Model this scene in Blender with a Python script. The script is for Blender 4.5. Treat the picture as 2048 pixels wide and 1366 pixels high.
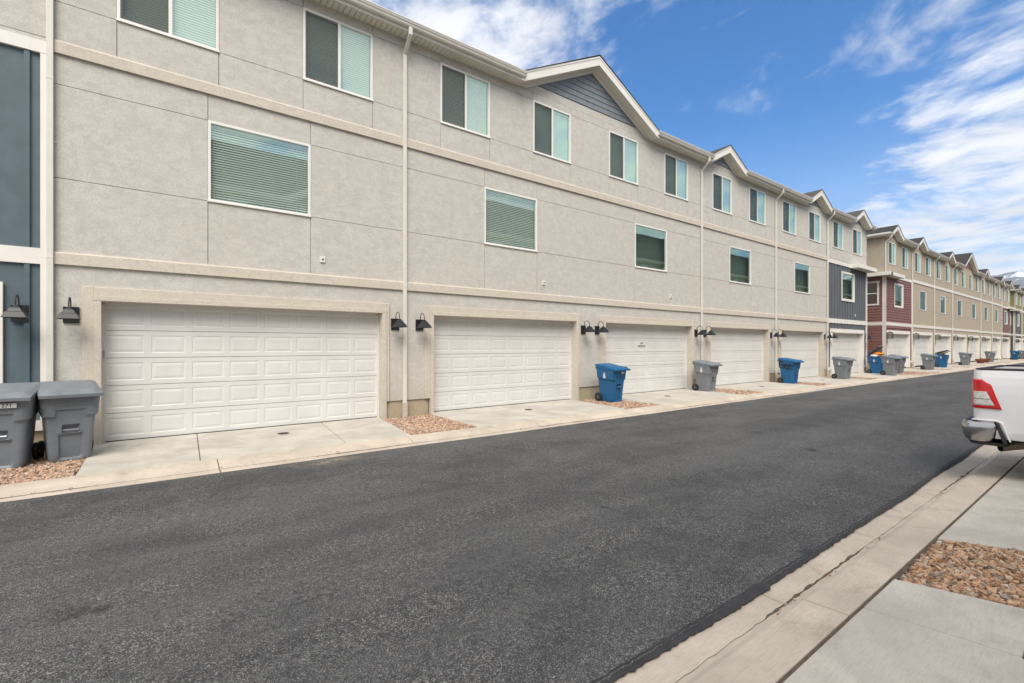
import bpy, bmesh, math, random
from mathutils import Vector, Matrix
R = math.radians
random.seed(7)
scene = bpy.context.scene
for o in list(bpy.data.objects):
    bpy.data.objects.remove(o)

# ------------------------------------------------------------------ camera
TH = R(53.29)
cam = bpy.data.cameras.new('camera')
cam.sensor_width = 36.0
cam.lens = 36.0 * 944.0 / 2048.0
cam.shift_y = 9.0 / 2048.0
cam.clip_start = 0.05
cam.clip_end = 30000
camo = bpy.data.objects.new('camera', cam)
scene.collection.objects.link(camo)
camo.location = (0, 0, 1.68)
camo.rotation_euler = (R(90), 0, TH - R(90))
scene.camera = camo

# ------------------------------------------------------------------ light
SUN_EL, SUN_AZ = R(52), R(235)      # azimuth measured from +X, counter clockwise (toward -X -Y: behind the camera)
sdir = Vector((math.cos(SUN_EL) * math.cos(SUN_AZ), math.cos(SUN_EL) * math.sin(SUN_AZ), math.sin(SUN_EL)))
sun = bpy.data.lights.new('sun', 'SUN')
sun.energy = 1.35
sun.angle = R(38)
sun.color = (1.0, 0.935, 0.85)
suno = bpy.data.objects.new('sun', sun)
scene.collection.objects.link(suno)
suno.rotation_euler = (-sdir).to_track_quat('-Z', 'Y').to_euler()
suno.location = (0, -20, 40)

world = bpy.data.worlds.new('World')
scene.world = world
world.use_nodes = True


class NT:
    """small node-tree helper"""
    def __init__(self, tree):
        self.t = tree
        self.t.nodes.clear()

    def n(self, typ, **kw):
        nd = self.t.nodes.new(typ)
        for k, v in kw.items():
            setattr(nd, k, v)
        return nd

    def put(self, sock, val):
        if isinstance(val, bpy.types.NodeSocket):
            self.t.links.new(val, sock)
        elif isinstance(val, (tuple, list)):
            v = tuple(val)
            if len(sock.default_value) == 4 and len(v) == 3:
                v = v + (1.0,)
            sock.default_value = v
        else:
            sock.default_value = val

    def math(self, op, a, b=0.0, c=0.0, clamp=False):
        nd = self.n('ShaderNodeMath', operation=op, use_clamp=clamp)
        for i, v in enumerate((a, b, c)):
            self.put(nd.inputs[i], v)
        return nd.outputs[0]

    def vmath(self, op, a, b=(0, 0, 0)):
        nd = self.n('ShaderNodeVectorMath', operation=op)
        self.put(nd.inputs[0], a)
        self.put(nd.inputs[1], b)
        return nd.outputs['Value'] if op in ('DOT_PRODUCT', 'LENGTH') else nd.outputs[0]

    def mix(self, f, a, b, blend='MIX'):
        nd = self.n('ShaderNodeMix', data_type='RGBA', blend_type=blend)
        self.put(nd.inputs[0], f)
        self.put(nd.inputs[6], a)
        self.put(nd.inputs[7], b)
        return nd.outputs[2]

    def noise(self, vec, scale, detail=4, rough=.55, dist=0.0):
        nd = self.n('ShaderNodeTexNoise')
        if vec is not None:
            self.put(nd.inputs['Vector'], vec)
        nd.inputs['Scale'].default_value = scale
        nd.inputs['Detail'].default_value = detail
        nd.inputs['Roughness'].default_value = rough
        nd.inputs['Distortion'].default_value = dist
        return nd.outputs['Fac']

    def smooth(self, v, lo, hi, a=0.0, b=1.0):
        nd = self.n('ShaderNodeMapRange', interpolation_type='SMOOTHSTEP')
        self.put(nd.inputs[0], v)
        nd.inputs[1].default_value = lo
        nd.inputs[2].default_value = hi
        nd.inputs[3].default_value = a
        nd.inputs[4].default_value = b
        return nd.outputs[0]

    def ramp(self, v, stops, interp='LINEAR'):
        nd = self.n('ShaderNodeValToRGB')
        nd.color_ramp.interpolation = interp
        el = nd.color_ramp.elements
        while len(el) < len(stops):
            el.new(0.5)
        for e, (p, c) in zip(el, stops):
            e.position = p
            e.color = (*c, 1)
        self.put(nd.inputs[0], v)
        return nd.outputs[0]


def pix_dir(x, y):
    r, u = (x - 1024) / 944.0, (692 - y) / 944.0
    v = Vector((math.cos(TH) + r * math.sin(TH), math.sin(TH) - r * math.cos(TH), u))
    return v.normalized()


def build_world():
    w = NT(world.node_tree)
    out = w.n('ShaderNodeOutputWorld')
    bg = w.n('ShaderNodeBackground')
    sky = w.n('ShaderNodeTexSky', sky_type='NISHITA')
    sky.sun_disc = False
    sky.sun_elevation = SUN_EL
    sky.sun_rotation = R(90) - SUN_AZ
    sky.altitude = 1400
    sky.air_density = 1.0
    sky.dust_density = 0.6
    sky.ozone_density = 2.0
    hsv = w.n('ShaderNodeHueSaturation')
    hsv.inputs['Saturation'].default_value = 1.42
    hsv.inputs['Value'].default_value = .60
    w.put(hsv.inputs['Color'], sky.outputs[0])
    d = w.vmath('NORMALIZE', w.n('ShaderNodeTexCoord').outputs['Generated'])
    sep = w.n('ShaderNodeSeparateXYZ')
    w.put(sep.inputs[0], d)
    zz = w.math('ADD', w.math('MAXIMUM', sep.outputs[2], 0.0), 0.12)
    comb = w.n('ShaderNodeCombineXYZ')
    w.put(comb.inputs[0], w.math('DIVIDE', sep.outputs[0], zz))
    w.put(comb.inputs[1], w.math('DIVIDE', sep.outputs[1], zz))
    rot = w.n('ShaderNodeMapping')
    rot.inputs['Rotation'].default_value = (0, 0, R(-28))
    rot.inputs['Scale'].default_value = (1.0, 0.78, 1.0)
    w.put(rot.inputs['Vector'], comb.outputs[0])
    p = rot.outputs[0]
    warp = w.n('ShaderNodeTexNoise')
    warp.inputs['Scale'].default_value = 1.1
    warp.inputs['Detail'].default_value = 3
    w.put(warp.inputs['Vector'], p)
    p2 = w.vmath('ADD', p, w.vmath('MULTIPLY', w.vmath('SUBTRACT', warp.outputs['Color'], (.5, .5, .5)), (.55, .55, 0)))
    big = w.noise(p2, 0.9, 5, .55)
    fine = w.noise(p2, 5.2, 12, .64, 0.0)
    n = w.math('SUBTRACT', w.math('ADD', w.math('MULTIPLY', big, .75), w.math('MULTIPLY', fine, 1.5)), .625)
    # general cover of thin broken cloud; the clear gap and the cloud banks seen over the roofs are laid out by direction
    cov = None
    lobes = [((1000, 30), .10, .22), ((820, 40), .12, .20), ((1090, 80), .06, .12), ((1270, 60), .06, .13), ((1400, 30), .045, .14), ((1700, 20), .09, .10),
             ((2000, 120), .10, .13), ((1960, 200), .07, .11), ((1800, 270), .06, .11), ((2040, 250), .06, .10), ((1990, 440), .13, .22), ((1830, 520), .13, .21), ((2030, 30), .08, -.10),
             ((1540, 240), .24, -.20), ((1660, 360), .10, -.12), ((1900, 330), .05, -.08), ((1620, 130), .12, -.14), ((1330, 180), .10, -.12)]
    for (px, py), rad, wt in lobes:
        dv = w.vmath('DOT_PRODUCT', d, tuple(pix_dir(px, py)))
        m = w.smooth(dv, math.cos(rad * 2.0), 1.0, 0, wt * .85)
        cov = m if cov is None else w.math('ADD', cov, m)
    n = w.math('ADD', n, cov)
    n = w.math('ADD', n, w.smooth(w.vmath('DOT_PRODUCT', d, tuple(pix_dir(1500, 250))), .88, .3, 0, .42))
    c = w.smooth(n, .40, .98)
    hz = w.smooth(sep.outputs[2], .0, .42, .42, 0)
    c = w.math('MAXIMUM', c, hz)
    c = w.math('MULTIPLY', c, .96)
    shade = w.smooth(w.noise(p2, 2.2, 4), .3, .7, .86, 1.05)
    cl = w.vmath('MULTIPLY', (3.3, 3.33, 3.4), (1, 1, 1))
    sc = w.n('ShaderNodeVectorMath', operation='SCALE')
    w.put(sc.inputs[0], cl)
    w.put(sc.inputs['Scale'], shade)
    col = w.mix(c, hsv.outputs[0], sc.outputs[0])
    w.put(bg.inputs[0], col)
    bg.inputs[1].default_value = 0.105
    w.t.links.new(bg.outputs[0], out.inputs[0])


build_world()
vs = scene.view_settings
vs.view_transform = 'Standard'
vs.look = 'None'
vs.exposure = 1.72
vs.gamma = 1.0
vs.use_curve_mapping = False
scene.cycles.max_bounces = 8
scene.cycles.transparent_max_bounces = 16
scene.cycles.use_denoising = True

# ------------------------------------------------------------------ helpers
COL = scene.collection


class MB:
    def __init__(self):
        self.v, self.f, self.m = [], [], []

    def add(self, vs_, fs, mi=0):
        b = len(self.v)
        self.v += [tuple(q) for q in vs_]
        for f in fs:
            self.f.append(tuple(i + b for i in f))
            self.m.append(mi)
        return self

    def box(self, x0, x1, y0, y1, z0, z1, mi=0):
        return self.add([(x0, y0, z0), (x1, y0, z0), (x1, y1, z0), (x0, y1, z0), (x0, y0, z1), (x1, y0, z1), (x1, y1, z1), (x0, y1, z1)],
                        [(0, 3, 2, 1), (4, 5, 6, 7), (0, 1, 5, 4), (1, 2, 6, 5), (2, 3, 7, 6), (3, 0, 4, 7)], mi)

    def prism(self, poly, axis, a, b, mi=0):
        """extrude a 2-D polygon; axis x: poly=(y,z), axis y: poly=(x,z), axis z: poly=(x,y)"""
        def mk(p, t):
            return {'x': (t, p[0], p[1]), 'y': (p[0], t, p[1]), 'z': (p[0], p[1], t)}[axis]
        n = len(poly)
        vv = [mk(p, a) for p in poly] + [mk(p, b) for p in poly]
        ff = [tuple(range(n))[::-1], tuple(range(n, 2 * n))] + [(i, (i + 1) % n, n + (i + 1) % n, n + i) for i in range(n)]
        return self.add(vv, ff, mi)

    def tube(self, pts, r, seg=8, mi=0, cap=True):
        pts = [Vector(p) for p in pts]
        rr = r if isinstance(r, (list, tuple)) else [r] * len(pts)
        vv = []
        up0 = None
        for i, p in enumerate(pts):
            t = (pts[min(i + 1, len(pts) - 1)] - pts[max(i - 1, 0)]).normalized()
            if up0 is None:
                up0 = Vector((0, 0, 1)) if abs(t.z) < .9 else Vector((1, 0, 0))
            a = t.cross(up0).normalized()
            b = a.cross(t).normalized()
            up0 = b
            for k in range(seg):
                an = 2 * math.pi * k / seg
                vv.append(p + (a * math.cos(an) + b * math.sin(an)) * rr[i])
        ff = []
        for i in range(len(pts) - 1):
            for k in range(seg):
                k2 = (k + 1) % seg
                ff.append((i * seg + k, i * seg + k2, (i + 1) * seg + k2, (i + 1) * seg + k))
        if cap:
            ff.append(tuple(range(seg))[::-1])
            ff.append(tuple(range((len(pts) - 1) * seg, len(pts) * seg)))
        return self.add(vv, ff, mi)

    def lathe(self, prof, seg=24, axis='z', c=(0, 0, 0), mi=0):
        vv, ff = [], []
        for r, h in prof:
            for k in range(seg):
                a = 2 * math.pi * k / seg
                q = (r * math.cos(a), r * math.sin(a), h)
                if axis == 'x':
                    q = (h, q[0], q[1])
                vv.append((q[0] + c[0], q[1] + c[1], q[2] + c[2]))
        n = len(prof)
        for i in range(n - 1):
            for k in range(seg):
                k2 = (k + 1) % seg
                ff.append((i * seg + k, i * seg + k2, (i + 1) * seg + k2, (i + 1) * seg + k))
        ff.append(tuple(range(seg))[::-1])
        ff.append(tuple(range((n - 1) * seg, n * seg)))
        return self.add(vv, ff, mi)

    def mesh(self, name, mats, smooth=False):
        me = bpy.data.meshes.new(name)
        me.from_pydata(self.v, [], self.f)
        for m in (mats if isinstance(mats, (list, tuple)) else [mats]):
            me.materials.append(m)
        if any(self.m):
            me.polygons.foreach_set('material_index', self.m)
        if smooth:
            me.polygons.foreach_set('use_smooth', [True] * len(me.polygons))
        bm = bmesh.new()
        bm.from_mesh(me)
        bmesh.ops.recalc_face_normals(bm, faces=bm.faces)
        bm.to_mesh(me)
        bm.free()
        me.update()
        if smooth:
            me.set_sharp_from_angle(angle=R(38))
        return me

    def build(self, name, mats, parent=None, smooth=False, bevel=0, loc=None, seg=2):
        o = inst(name, self.mesh(name, mats, smooth), parent, loc)
        if bevel:
            b = o.modifiers.new('bevel', 'BEVEL')
            b.width = bevel
            b.segments = seg
            b.limit_method = 'ANGLE'
            b.angle_limit = R(40)
        return o


def inst(name, me, parent=None, loc=None, rz=0):
    o = bpy.data.objects.new(name, me)
    COL.objects.link(o)
    if parent is not None:
        o.parent = parent
    if loc is not None:
        o.location = loc
    if rz:
        o.rotation_euler = (0, 0, rz)
    return o


def empty(name, loc=(0, 0, 0), rz=0, parent=None):
    return inst(name, None, parent, loc, rz)


def tag(o, label=None, cat=None, group=None, kind=None):
    if label:
        o['label'] = label
    if cat:
        o['category'] = cat
    if group:
        o['group'] = group
    if kind:
        o['kind'] = kind
    return o


def copy_tree(o, parent=None):
    c = o.copy()
    COL.objects.link(c)
    c.parent = parent
    for ch in list(o.children):
        copy_tree(ch, c)
    return c


# ------------------------------------------------------------------ materials
def pos(n):
    return n.n('ShaderNodeNewGeometry').outputs['Position']


def bsdf(n, col, rough=.6, metal=0.0, coat=0.0, bump=None, bstr=.3, bdist=.01, spec=.5):
    out = n.n('ShaderNodeOutputMaterial')
    b = n.n('ShaderNodeBsdfPrincipled')
    n.put(b.inputs['Base Color'], col)
    n.put(b.inputs['Roughness'], rough)
    n.put(b.inputs['Metallic'], metal)
    n.put(b.inputs['Coat Weight'], coat)
    n.put(b.inputs['Specular IOR Level'], spec)
    if bump is not None:
        bp = n.n('ShaderNodeBump')
        bp.inputs['Strength'].default_value = bstr
        bp.inputs['Distance'].default_value = bdist
        n.put(bp.inputs['Height'], bump)
        n.t.links.new(bp.outputs[0], b.inputs['Normal'])
    n.t.links.new(b.outputs[0], out.inputs[0])
    return b


def newmat(name):
    m = bpy.data.materials.new(name)
    m.use_nodes = True
    return m, NT(m.node_tree)


def simple(name, col, rough=.6, var=.08, scale=3.0, metal=0, coat=0, bumpscale=0, bstr=.2, dirt=0, dirtcol=(.2, .17, .13), spec=.5):
    m, n = newmat(name)
    p = pos(n)
    f = n.noise(p, scale, 6, .6)
    a = tuple(max(0, c * (1 - var)) for c in col)
    b = tuple(min(1, c * (1 + var)) for c in col)
    c = n.mix(n.smooth(f, .25, .75), a, b)
    if dirt:
        g = n.smooth(n.noise(p, scale * 2.3, 8, .7), .52, .8)
        c = n.mix(n.math('MULTIPLY', g, dirt), c, dirtcol)
    bump = n.noise(p, bumpscale, 4, .6) if bumpscale else None
    bsdf(n, c, rough, metal, coat, bump, bstr, .006, spec)
    return m


def stucco(name, col, var=.10):
    m, n = newmat(name)
    p = pos(n)
    mp = n.n('ShaderNodeMapping')
    mp.inputs['Scale'].default_value = (1, 1, 1.5)
    n.put(mp.inputs['Vector'], p)
    swirl = n.noise(mp.outputs[0], 5.5, 10, .72, .55)
    cloud = n.noise(p, .55, 5, .6)
    fine = n.noise(p, 34, 6, .75)
    a = tuple(c * (1 - var * 1.7) for c in col)
    b = tuple(c * (1 + var * .9) for c in col)
    c1 = n.mix(n.smooth(swirl, .30, .66), a, b)
    c1 = n.mix(n.smooth(cloud, .3, .75, 0, .35), c1, (col[0] * .97, col[1] * .94, col[2] * .88))
    c1 = n.mix(n.smooth(fine, .40, .70, .0, .60), c1, tuple(c * .70 for c in col))
    mps = n.n('ShaderNodeMapping')
    mps.inputs['Scale'].default_value = (5.5, 5.5, .22)
    n.put(mps.inputs['Vector'], p)
    run = n.math('MULTIPLY', n.smooth(n.noise(mps.outputs[0], 1.6, 6, .65), .54, .74), n.smooth(cloud, .42, .62))
    c1 = n.mix(n.math('MULTIPLY', run, .22), c1, tuple(c * .66 for c in col))
    # grime splashed up from the ground, with a blotchy edge
    sep = n.n('ShaderNodeSeparateXYZ')
    n.put(sep.inputs[0], p)
    edge = n.math('ADD', sep.outputs[2], n.math('MULTIPLY', n.noise(p, 4, 6, .7), 1.2))
    c1 = n.mix(n.smooth(edge, .7, 1.9, .32, 0), c1, tuple(c * .62 for c in col))
    h = n.math('ADD', n.math('MULTIPLY', n.noise(p, 26, 6, .7, .8), .8), n.math('MULTIPLY', fine, .5))
    bsdf(n, c1, .92, bump=h, bstr=.55, bdist=.010, spec=.25)
    return m


def concrete(name, col, stain=.3, staincol=(.23, .2, .16), streak=True):
    m, n = newmat(name)
    p = pos(n)
    mott = n.noise(p, 1.3, 7, .65, .4)
    c = n.mix(n.smooth(mott, .3, .72), tuple(v * .80 for v in col), tuple(min(1, v * 1.1) for v in col))
    s1 = n.smooth(n.noise(p, 2.7, 9, .72, .6), .53, .72)
    c = n.mix(n.math('MULTIPLY', s1, stain), c, staincol)
    mp = n.n('ShaderNodeMapping')
    mp.inputs['Scale'].default_value = (1.2, 14, 1)
    n.put(mp.inputs['Vector'], p)
    br = n.noise(mp.outputs[0], 7, 5, .65)
    if streak:
        c = n.mix(n.smooth(br, .42, .75, 0, .42), c, tuple(v * .60 for v in col))
    sp = n.noise(p, 130, 3, .7)
    c = n.mix(n.smooth(sp, .58, .75, 0, .35), c, tuple(v * .5 for v in col))
    h = n.math('ADD', br, n.math('MULTIPLY', sp, .7))
    bsdf(n, c, .88, bump=h, bstr=.25, bdist=.004, spec=.3)
    return m


def asphalt(name):
    m, n = newmat(name)
    p = pos(n)
    mp = n.n('ShaderNodeMapping')
    mp.inputs['Scale'].default_value = (.22, 1.0, 1)
    n.put(mp.inputs['Vector'], p)
    lane = n.noise(mp.outputs[0], .8, 8, .68, .6)
    lm = n.smooth(lane, .34, .66)
    c = n.mix(lm, (.040, .041, .043), (.102, .102, .102))
    med = n.noise(p, 2.2, 9, .72, .3)
    c = n.mix(n.smooth(med, .35, .7, 0, .35), c, (.11, .109, .107))
    blot = n.smooth(n.noise(p, .5, 6, .65, .7), .55, .78)
    c = n.mix(n.math('MULTIPLY', blot, .5), c, (.024, .025, .028))
    g1 = n.noise(p, 120, 2, .5)
    g2 = n.noise(p, 62, 3, .6)
    g3 = n.noise(p, 27, 3, .6)
    wear = n.smooth(n.noise(p, 1.1, 5, .6), .3, .7, .35, 1.0)
    c = n.mix(n.smooth(g3, .5, .34, 0, .45), c, (.022, .022, .024))
    ston = n.math('MULTIPLY', n.math('MAXIMUM', n.smooth(g1, .53, .63), n.smooth(g2, .57, .67)), wear)
    dk = n.smooth(g1, .46, .36)
    c = n.mix(n.math('MULTIPLY', dk, .55), c, (.014, .014, .016))
    c = n.mix(n.math('MULTIPLY', ston, .85), c, n.mix(n.smooth(g3, .3, .7), (.17, .166, .16), (.42, .40, .37)))
    # pale scuffs and dusty drag marks
    mp2 = n.n('ShaderNodeMapping')
    mp2.inputs['Scale'].default_value = (1.0, 5.5, 1)
    mp2.inputs['Rotation'].default_value = (0, 0, .12)
    n.put(mp2.inputs['Vector'], p)
    sc = n.smooth(n.noise(mp2.outputs[0], 1.7, 9, .75, .3), .66, .80)
    c = n.mix(n.math('MULTIPLY', sc, .35), c, (.20, .185, .165))
    # sand washed out of the far gutter
    dd = n.vmath('LENGTH', n.vmath('MULTIPLY', n.vmath('SUBTRACT', p, (2.0, 7.45, -.07)), (1.0, 2.6, 1)))
    sand = n.math('MULTIPLY', n.smooth(dd, .75, .1), n.smooth(n.noise(p, 5, 8, .7), .38, .62))
    c = n.mix(n.math('MULTIPLY', sand, .8), c, (.34, .27, .19))
    # oil drips
    oil = n.smooth(n.noise(p, 1.9, 3, .5), .70, .76)
    for ox, oy, orad in ((-.46, 4.12, .15), (-.31, 4.08, .09), (-.23, 3.29, .07), (9.5, 4.6, .2)):
        od = n.vmath('LENGTH', n.vmath('MULTIPLY', n.vmath('SUBTRACT', p, (ox, oy, -.05)), (1, 1, 0)))
        oil = n.math('MAXIMUM', oil, n.math('MULTIPLY', n.smooth(od, orad, orad * .3), n.smooth(n.noise(p, 14, 6, .7), .35, .55)))
    c = n.mix(n.math('MULTIPLY', oil, .7), c, (.010, .010, .011))
    h = n.math('SUBTRACT', n.math('MULTIPLY', ston, 1.0), n.math('MULTIPLY', dk, 1.2))
    h = n.math('ADD', h, n.math('MULTIPLY', n.noise(p, 190, 3, .7), .5))
    bsdf(n, c, n.math('SUBTRACT', .86, n.math('MULTIPLY', oil, .35)), bump=h, bstr=.75, bdist=.006, spec=.4)
    return m


def glass(name, tint, refl, fac):
    m, n = newmat(name)
    out = n.n('ShaderNodeOutputMaterial')
    lw = n.n('ShaderNodeLayerWeight')
    lw.inputs['Blend'].default_value = .28
    f = n.math('MINIMUM', n.math('ADD', n.math('MULTIPLY', lw.outputs['Fresnel'], .36), fac), 1.0)
    tr = n.n('ShaderNodeBsdfTransparent')
    n.put(tr.inputs[0], tint)
    gl = n.n('ShaderNodeBsdfGlossy')
    n.put(gl.inputs['Color'], refl)
    gl.inputs['Roughness'].default_value = .012
    p = pos(n)
    bp = n.n('ShaderNodeBump')
    bp.inputs['Strength'].default_value = .05
    bp.inputs['Distance'].default_value = .02
    n.put(bp.inputs['Height'], n.noise(p, 1.3, 1, .4))
    n.t.links.new(bp.outputs[0], gl.inputs['Normal'])
    mx = n.n('ShaderNodeMixShader')
    n.put(mx.inputs[0], f)
    n.t.links.new(tr.outputs[0], mx.inputs[1])
    n.t.links.new(gl.outputs[0], mx.inputs[2])
    n.t.links.new(mx.outputs[0], out.inputs[0])
    return m


def screen_mat(name):
    m, n = newmat(name)
    out = n.n('ShaderNodeOutputMaterial')
    df = n.n('ShaderNodeBsdfDiffuse')
    n.put(df.inputs[0], (.05, .055, .05))
    tr = n.n('ShaderNodeBsdfTransparent')
    n.put(tr.inputs[0], (.90, .885, .88))
    mx = n.n('ShaderNodeMixShader')
    mx.inputs[0].default_value = .22
    n.t.links.new(tr.outputs[0], mx.inputs[1])
    n.t.links.new(df.outputs[0], mx.inputs[2])
    n.t.links.new(mx.outputs[0], out.inputs[0])
    return m


def stones(name, ramp):
    m, n = newmat(name)
    g = n.n('ShaderNodeNewGeometry')
    c = n.ramp(g.outputs['Random Per Island'], ramp)
    f = n.noise(g.outputs['Position'], 60, 4, .6)
    c = n.mix(n.smooth(f, .3, .7, 0, .4), c, (.16, .11, .08))
    bsdf(n, c, .85, bump=f, bstr=.3, bdist=.003, spec=.3)
    return m


def shingle(name, col):
    m, n = newmat(name)
    p = pos(n)
    c = n.mix(n.noise(p, 9, 5, .7), tuple(v * .6 for v in col), tuple(v * 1.4 for v in col))
    br = n.n('ShaderNodeTexBrick')
    br.inputs['Scale'].default_value = 1
    br.inputs['Brick Width'].default_value = .9
    br.inputs['Row Height'].default_value = .14
    br.inputs['Mortar Size'].default_value = .012
    n.put(br.inputs['Vector'], p)
    h = br.outputs['Fac']
    c = n.mix(n.math('MULTIPLY', h, .4), c, (.02, .02, .02))
    bsdf(n, c, .95, bump=n.noise(p, 60, 3), bstr=.4, spec=.2)
    return m


MAT = dict(
    stucco=stucco('stucco_grey', (.562, .54, .49), .09),
    stucco_trim=stucco('stucco_trim_beige', (.60, .545, .46), .06),
    stucco_tan=stucco('stucco_tan', (.44, .38, .295), .07),
    stucco_olive=stucco('stucco_olive', (.27, .245, .12), .07),
    backing=simple('dark_backing', (.05, .05, .05), .9),
    interior=simple('room_dark', (.20, .24, .21), .9),
    white=simple('white_trim_paint', (.74, .71, .65), .5, .04, 2.0, dirt=.12, dirtcol=(.45, .4, .33)),
    vinyl=simple('white_vinyl', (.78, .76, .72), .4, .03),
    door=simple('door_white', (.64, .63, .60), .42, .05, 1.2, dirt=.16, dirtcol=(.5, .46, .4)),
    soffit=simple('soffit_metal', (.66, .63, .55), .5, .04),
    gutter=simple('gutter_metal', (.66, .635, .57), .38, .05, 2.5),
    foundation=concrete('foundation_concrete', (.40, .34, .24), .3, (.22, .19, .13), False),
    siding=simple('slate_siding', (.18, .205, .23), .6, .12, 6, bumpscale=40, bstr=.15),
    batten2=simple('charcoal_batten', (.118, .130, .145), .6, .10, 4, bumpscale=60, bstr=.15),
    batten=simple('slate_batten', (.086, .124, .146), .6, .10, 4, bumpscale=60, bstr=.15),
    red=simple('red_siding', (.205, .095, .080), .6, .12, 4, bumpscale=40),
    olive=simple('olive_siding', (.10, .10, .065), .6, .12, 4),
    shingle=shingle('shingle_grey', (.085, .082, .072)),
    shingle2=shingle('shingle_brown', (.05, .045, .043)),
    blind=simple('blind_white', (.88, .89, .86), .5, .03),
    glass=glass('window_glass', (.955, .996, .977), (.80, .97, .89), .15),
    glass_clear=glass('lantern_glass', (.9, .9, .85), (.9, .9, .9), .08),
    screen=screen_mat('insect_screen'),
    black=simple('black_metal', (.014, .015, .018), .42, .1, 8),
    bulb=simple('frosted_bulb', (.8, .78, .7), .3),
    steel=simple('steel', (.45, .45, .45), .35, .1, metal=1),
    asphalt=asphalt('asphalt'),
    tar=simple('tar_edge', (.034, .034, .036), .9, .25, 9, bumpscale=90, bstr=.4),
    walk=concrete('driveway_concrete', (.49, .46, .40), .50, (.30, .27, .22)),
    kerb=concrete('kerb_concrete', (.52, .45, .37), .6, (.27, .21, .15), True),
    mud=simple('mud_joint', (.10, .075, .052), .95, .3, 20, bumpscale=70, bstr=.6),
    ground=simple('bare_ground', (.22, .18, .13), .95, .2, .4, bumpscale=8),
    gravelbase=simple('gravel_bed_soil', (.22, .14, .095), .95, .35, 60, bumpscale=50, bstr=.6),
    stones=stones('gravel_stones', [(0, (.20, .12, .085)), (.2, (.52, .33, .22)), (.45, (.62, .43, .30)), (.62, (.42, .24, .16)), (.8, (.60, .47, .36)), (.92, (.33, .27, .23)), (1, (.70, .60, .48))]),
    stones_near=stones('gravel_stones_brown', [(0, (.14, .085, .055)), (.18, (.52, .30, .17)), (.40, (.62, .42, .26)), (.58, (.40, .20, .12)), (.73, (.58, .44, .32)), (.9, (.20, .16, .14)), (1, (.70, .60, .48))]),
    bin_grey=simple('bin_grey_plastic', (.165, .185, .205), .5, .10, 5, bumpscale=300, bstr=.06, dirt=.2, dirtcol=(.22, .21, .2)),
    bin_blue=simple('bin_blue_plastic', (.004, .095, .235), .42, .12, 5, bumpscale=300, bstr=.06, dirt=.12, dirtcol=(.08, .16, .24)),
    bin_dark=simple('bin_dark_lid', (.035, .055, .085), .5, .1),
    rubber=simple('black_rubber', (.012, .012, .012), .75),
    hub=simple('grey_hub', (.10, .10, .10), .5),
    sticker=simple('white_print', (.80, .80, .80), .5, .02),
    ink=simple('black_ink', (.012, .012, .014), .6),
    paint=simple('white_car_paint', (.78, .78, .79), .28, .01, coat=.6),
    redlens=simple('red_lens', (.55, .004, .008), .25, .12, 25, coat=.25),
    clearlens=simple('clear_lens', (.62, .60, .58), .15, .25, 28, coat=1),
    chrome=simple('chrome', (.42, .42, .43), .18, .02, metal=1),
    blackplastic=simple('black_plastic', (.02, .02, .022), .55),
    rust=simple('exhaust_steel', (.30, .24, .19), .45, .3, 30, metal=.8),
    carglass=simple('dark_car_glass', (.012, .014, .015), .05, .02, coat=1),
    bag=simple('orange_packaging', (.75, .24, .02), .4, .35, 9),
    bagwhite=simple('white_bag', (.78, .78, .76), .4, .1, 9),
    cardboard=simple('cardboard', (.42, .28, .15), .8, .12),
    green=simple('pale_green_plastic', (.22, .36, .20), .5, .08),
    terracotta=simple('terracotta', (.19, .055, .035), .7, .15),
    iron=simple('cast_iron', (.045, .04, .036), .7, .25, 30),
)


def mountain_mat():
    m, n = newmat('mountain_rock_snow')
    p = pos(n)
    f = n.noise(p, .0030, 10, .68, .4)
    g = n.noise(p, .0012, 6, .6)
    rock = n.mix(g, (.10, .12, .15), (.19, .20, .21))
    sep = n.n('ShaderNodeSeparateXYZ')
    n.put(sep.inputs[0], p)
    zf = n.math('ADD', f, n.math('MULTIPLY', sep.outputs[2], .00012))
    c = n.mix(n.smooth(zf, .60, .70), rock, (.70, .72, .75))
    bsdf(n, c, .95, spec=.1)
    return m


MAT['mountain'] = mountain_mat()

# ------------------------------------------------------------------ ground, lane, kerbs
tag(MB().box(-300, 9000, -4000, 4000, -1.0, -.30).build('ground', MAT['ground']), kind='structure')
XA, XB = -60, 260


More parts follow.
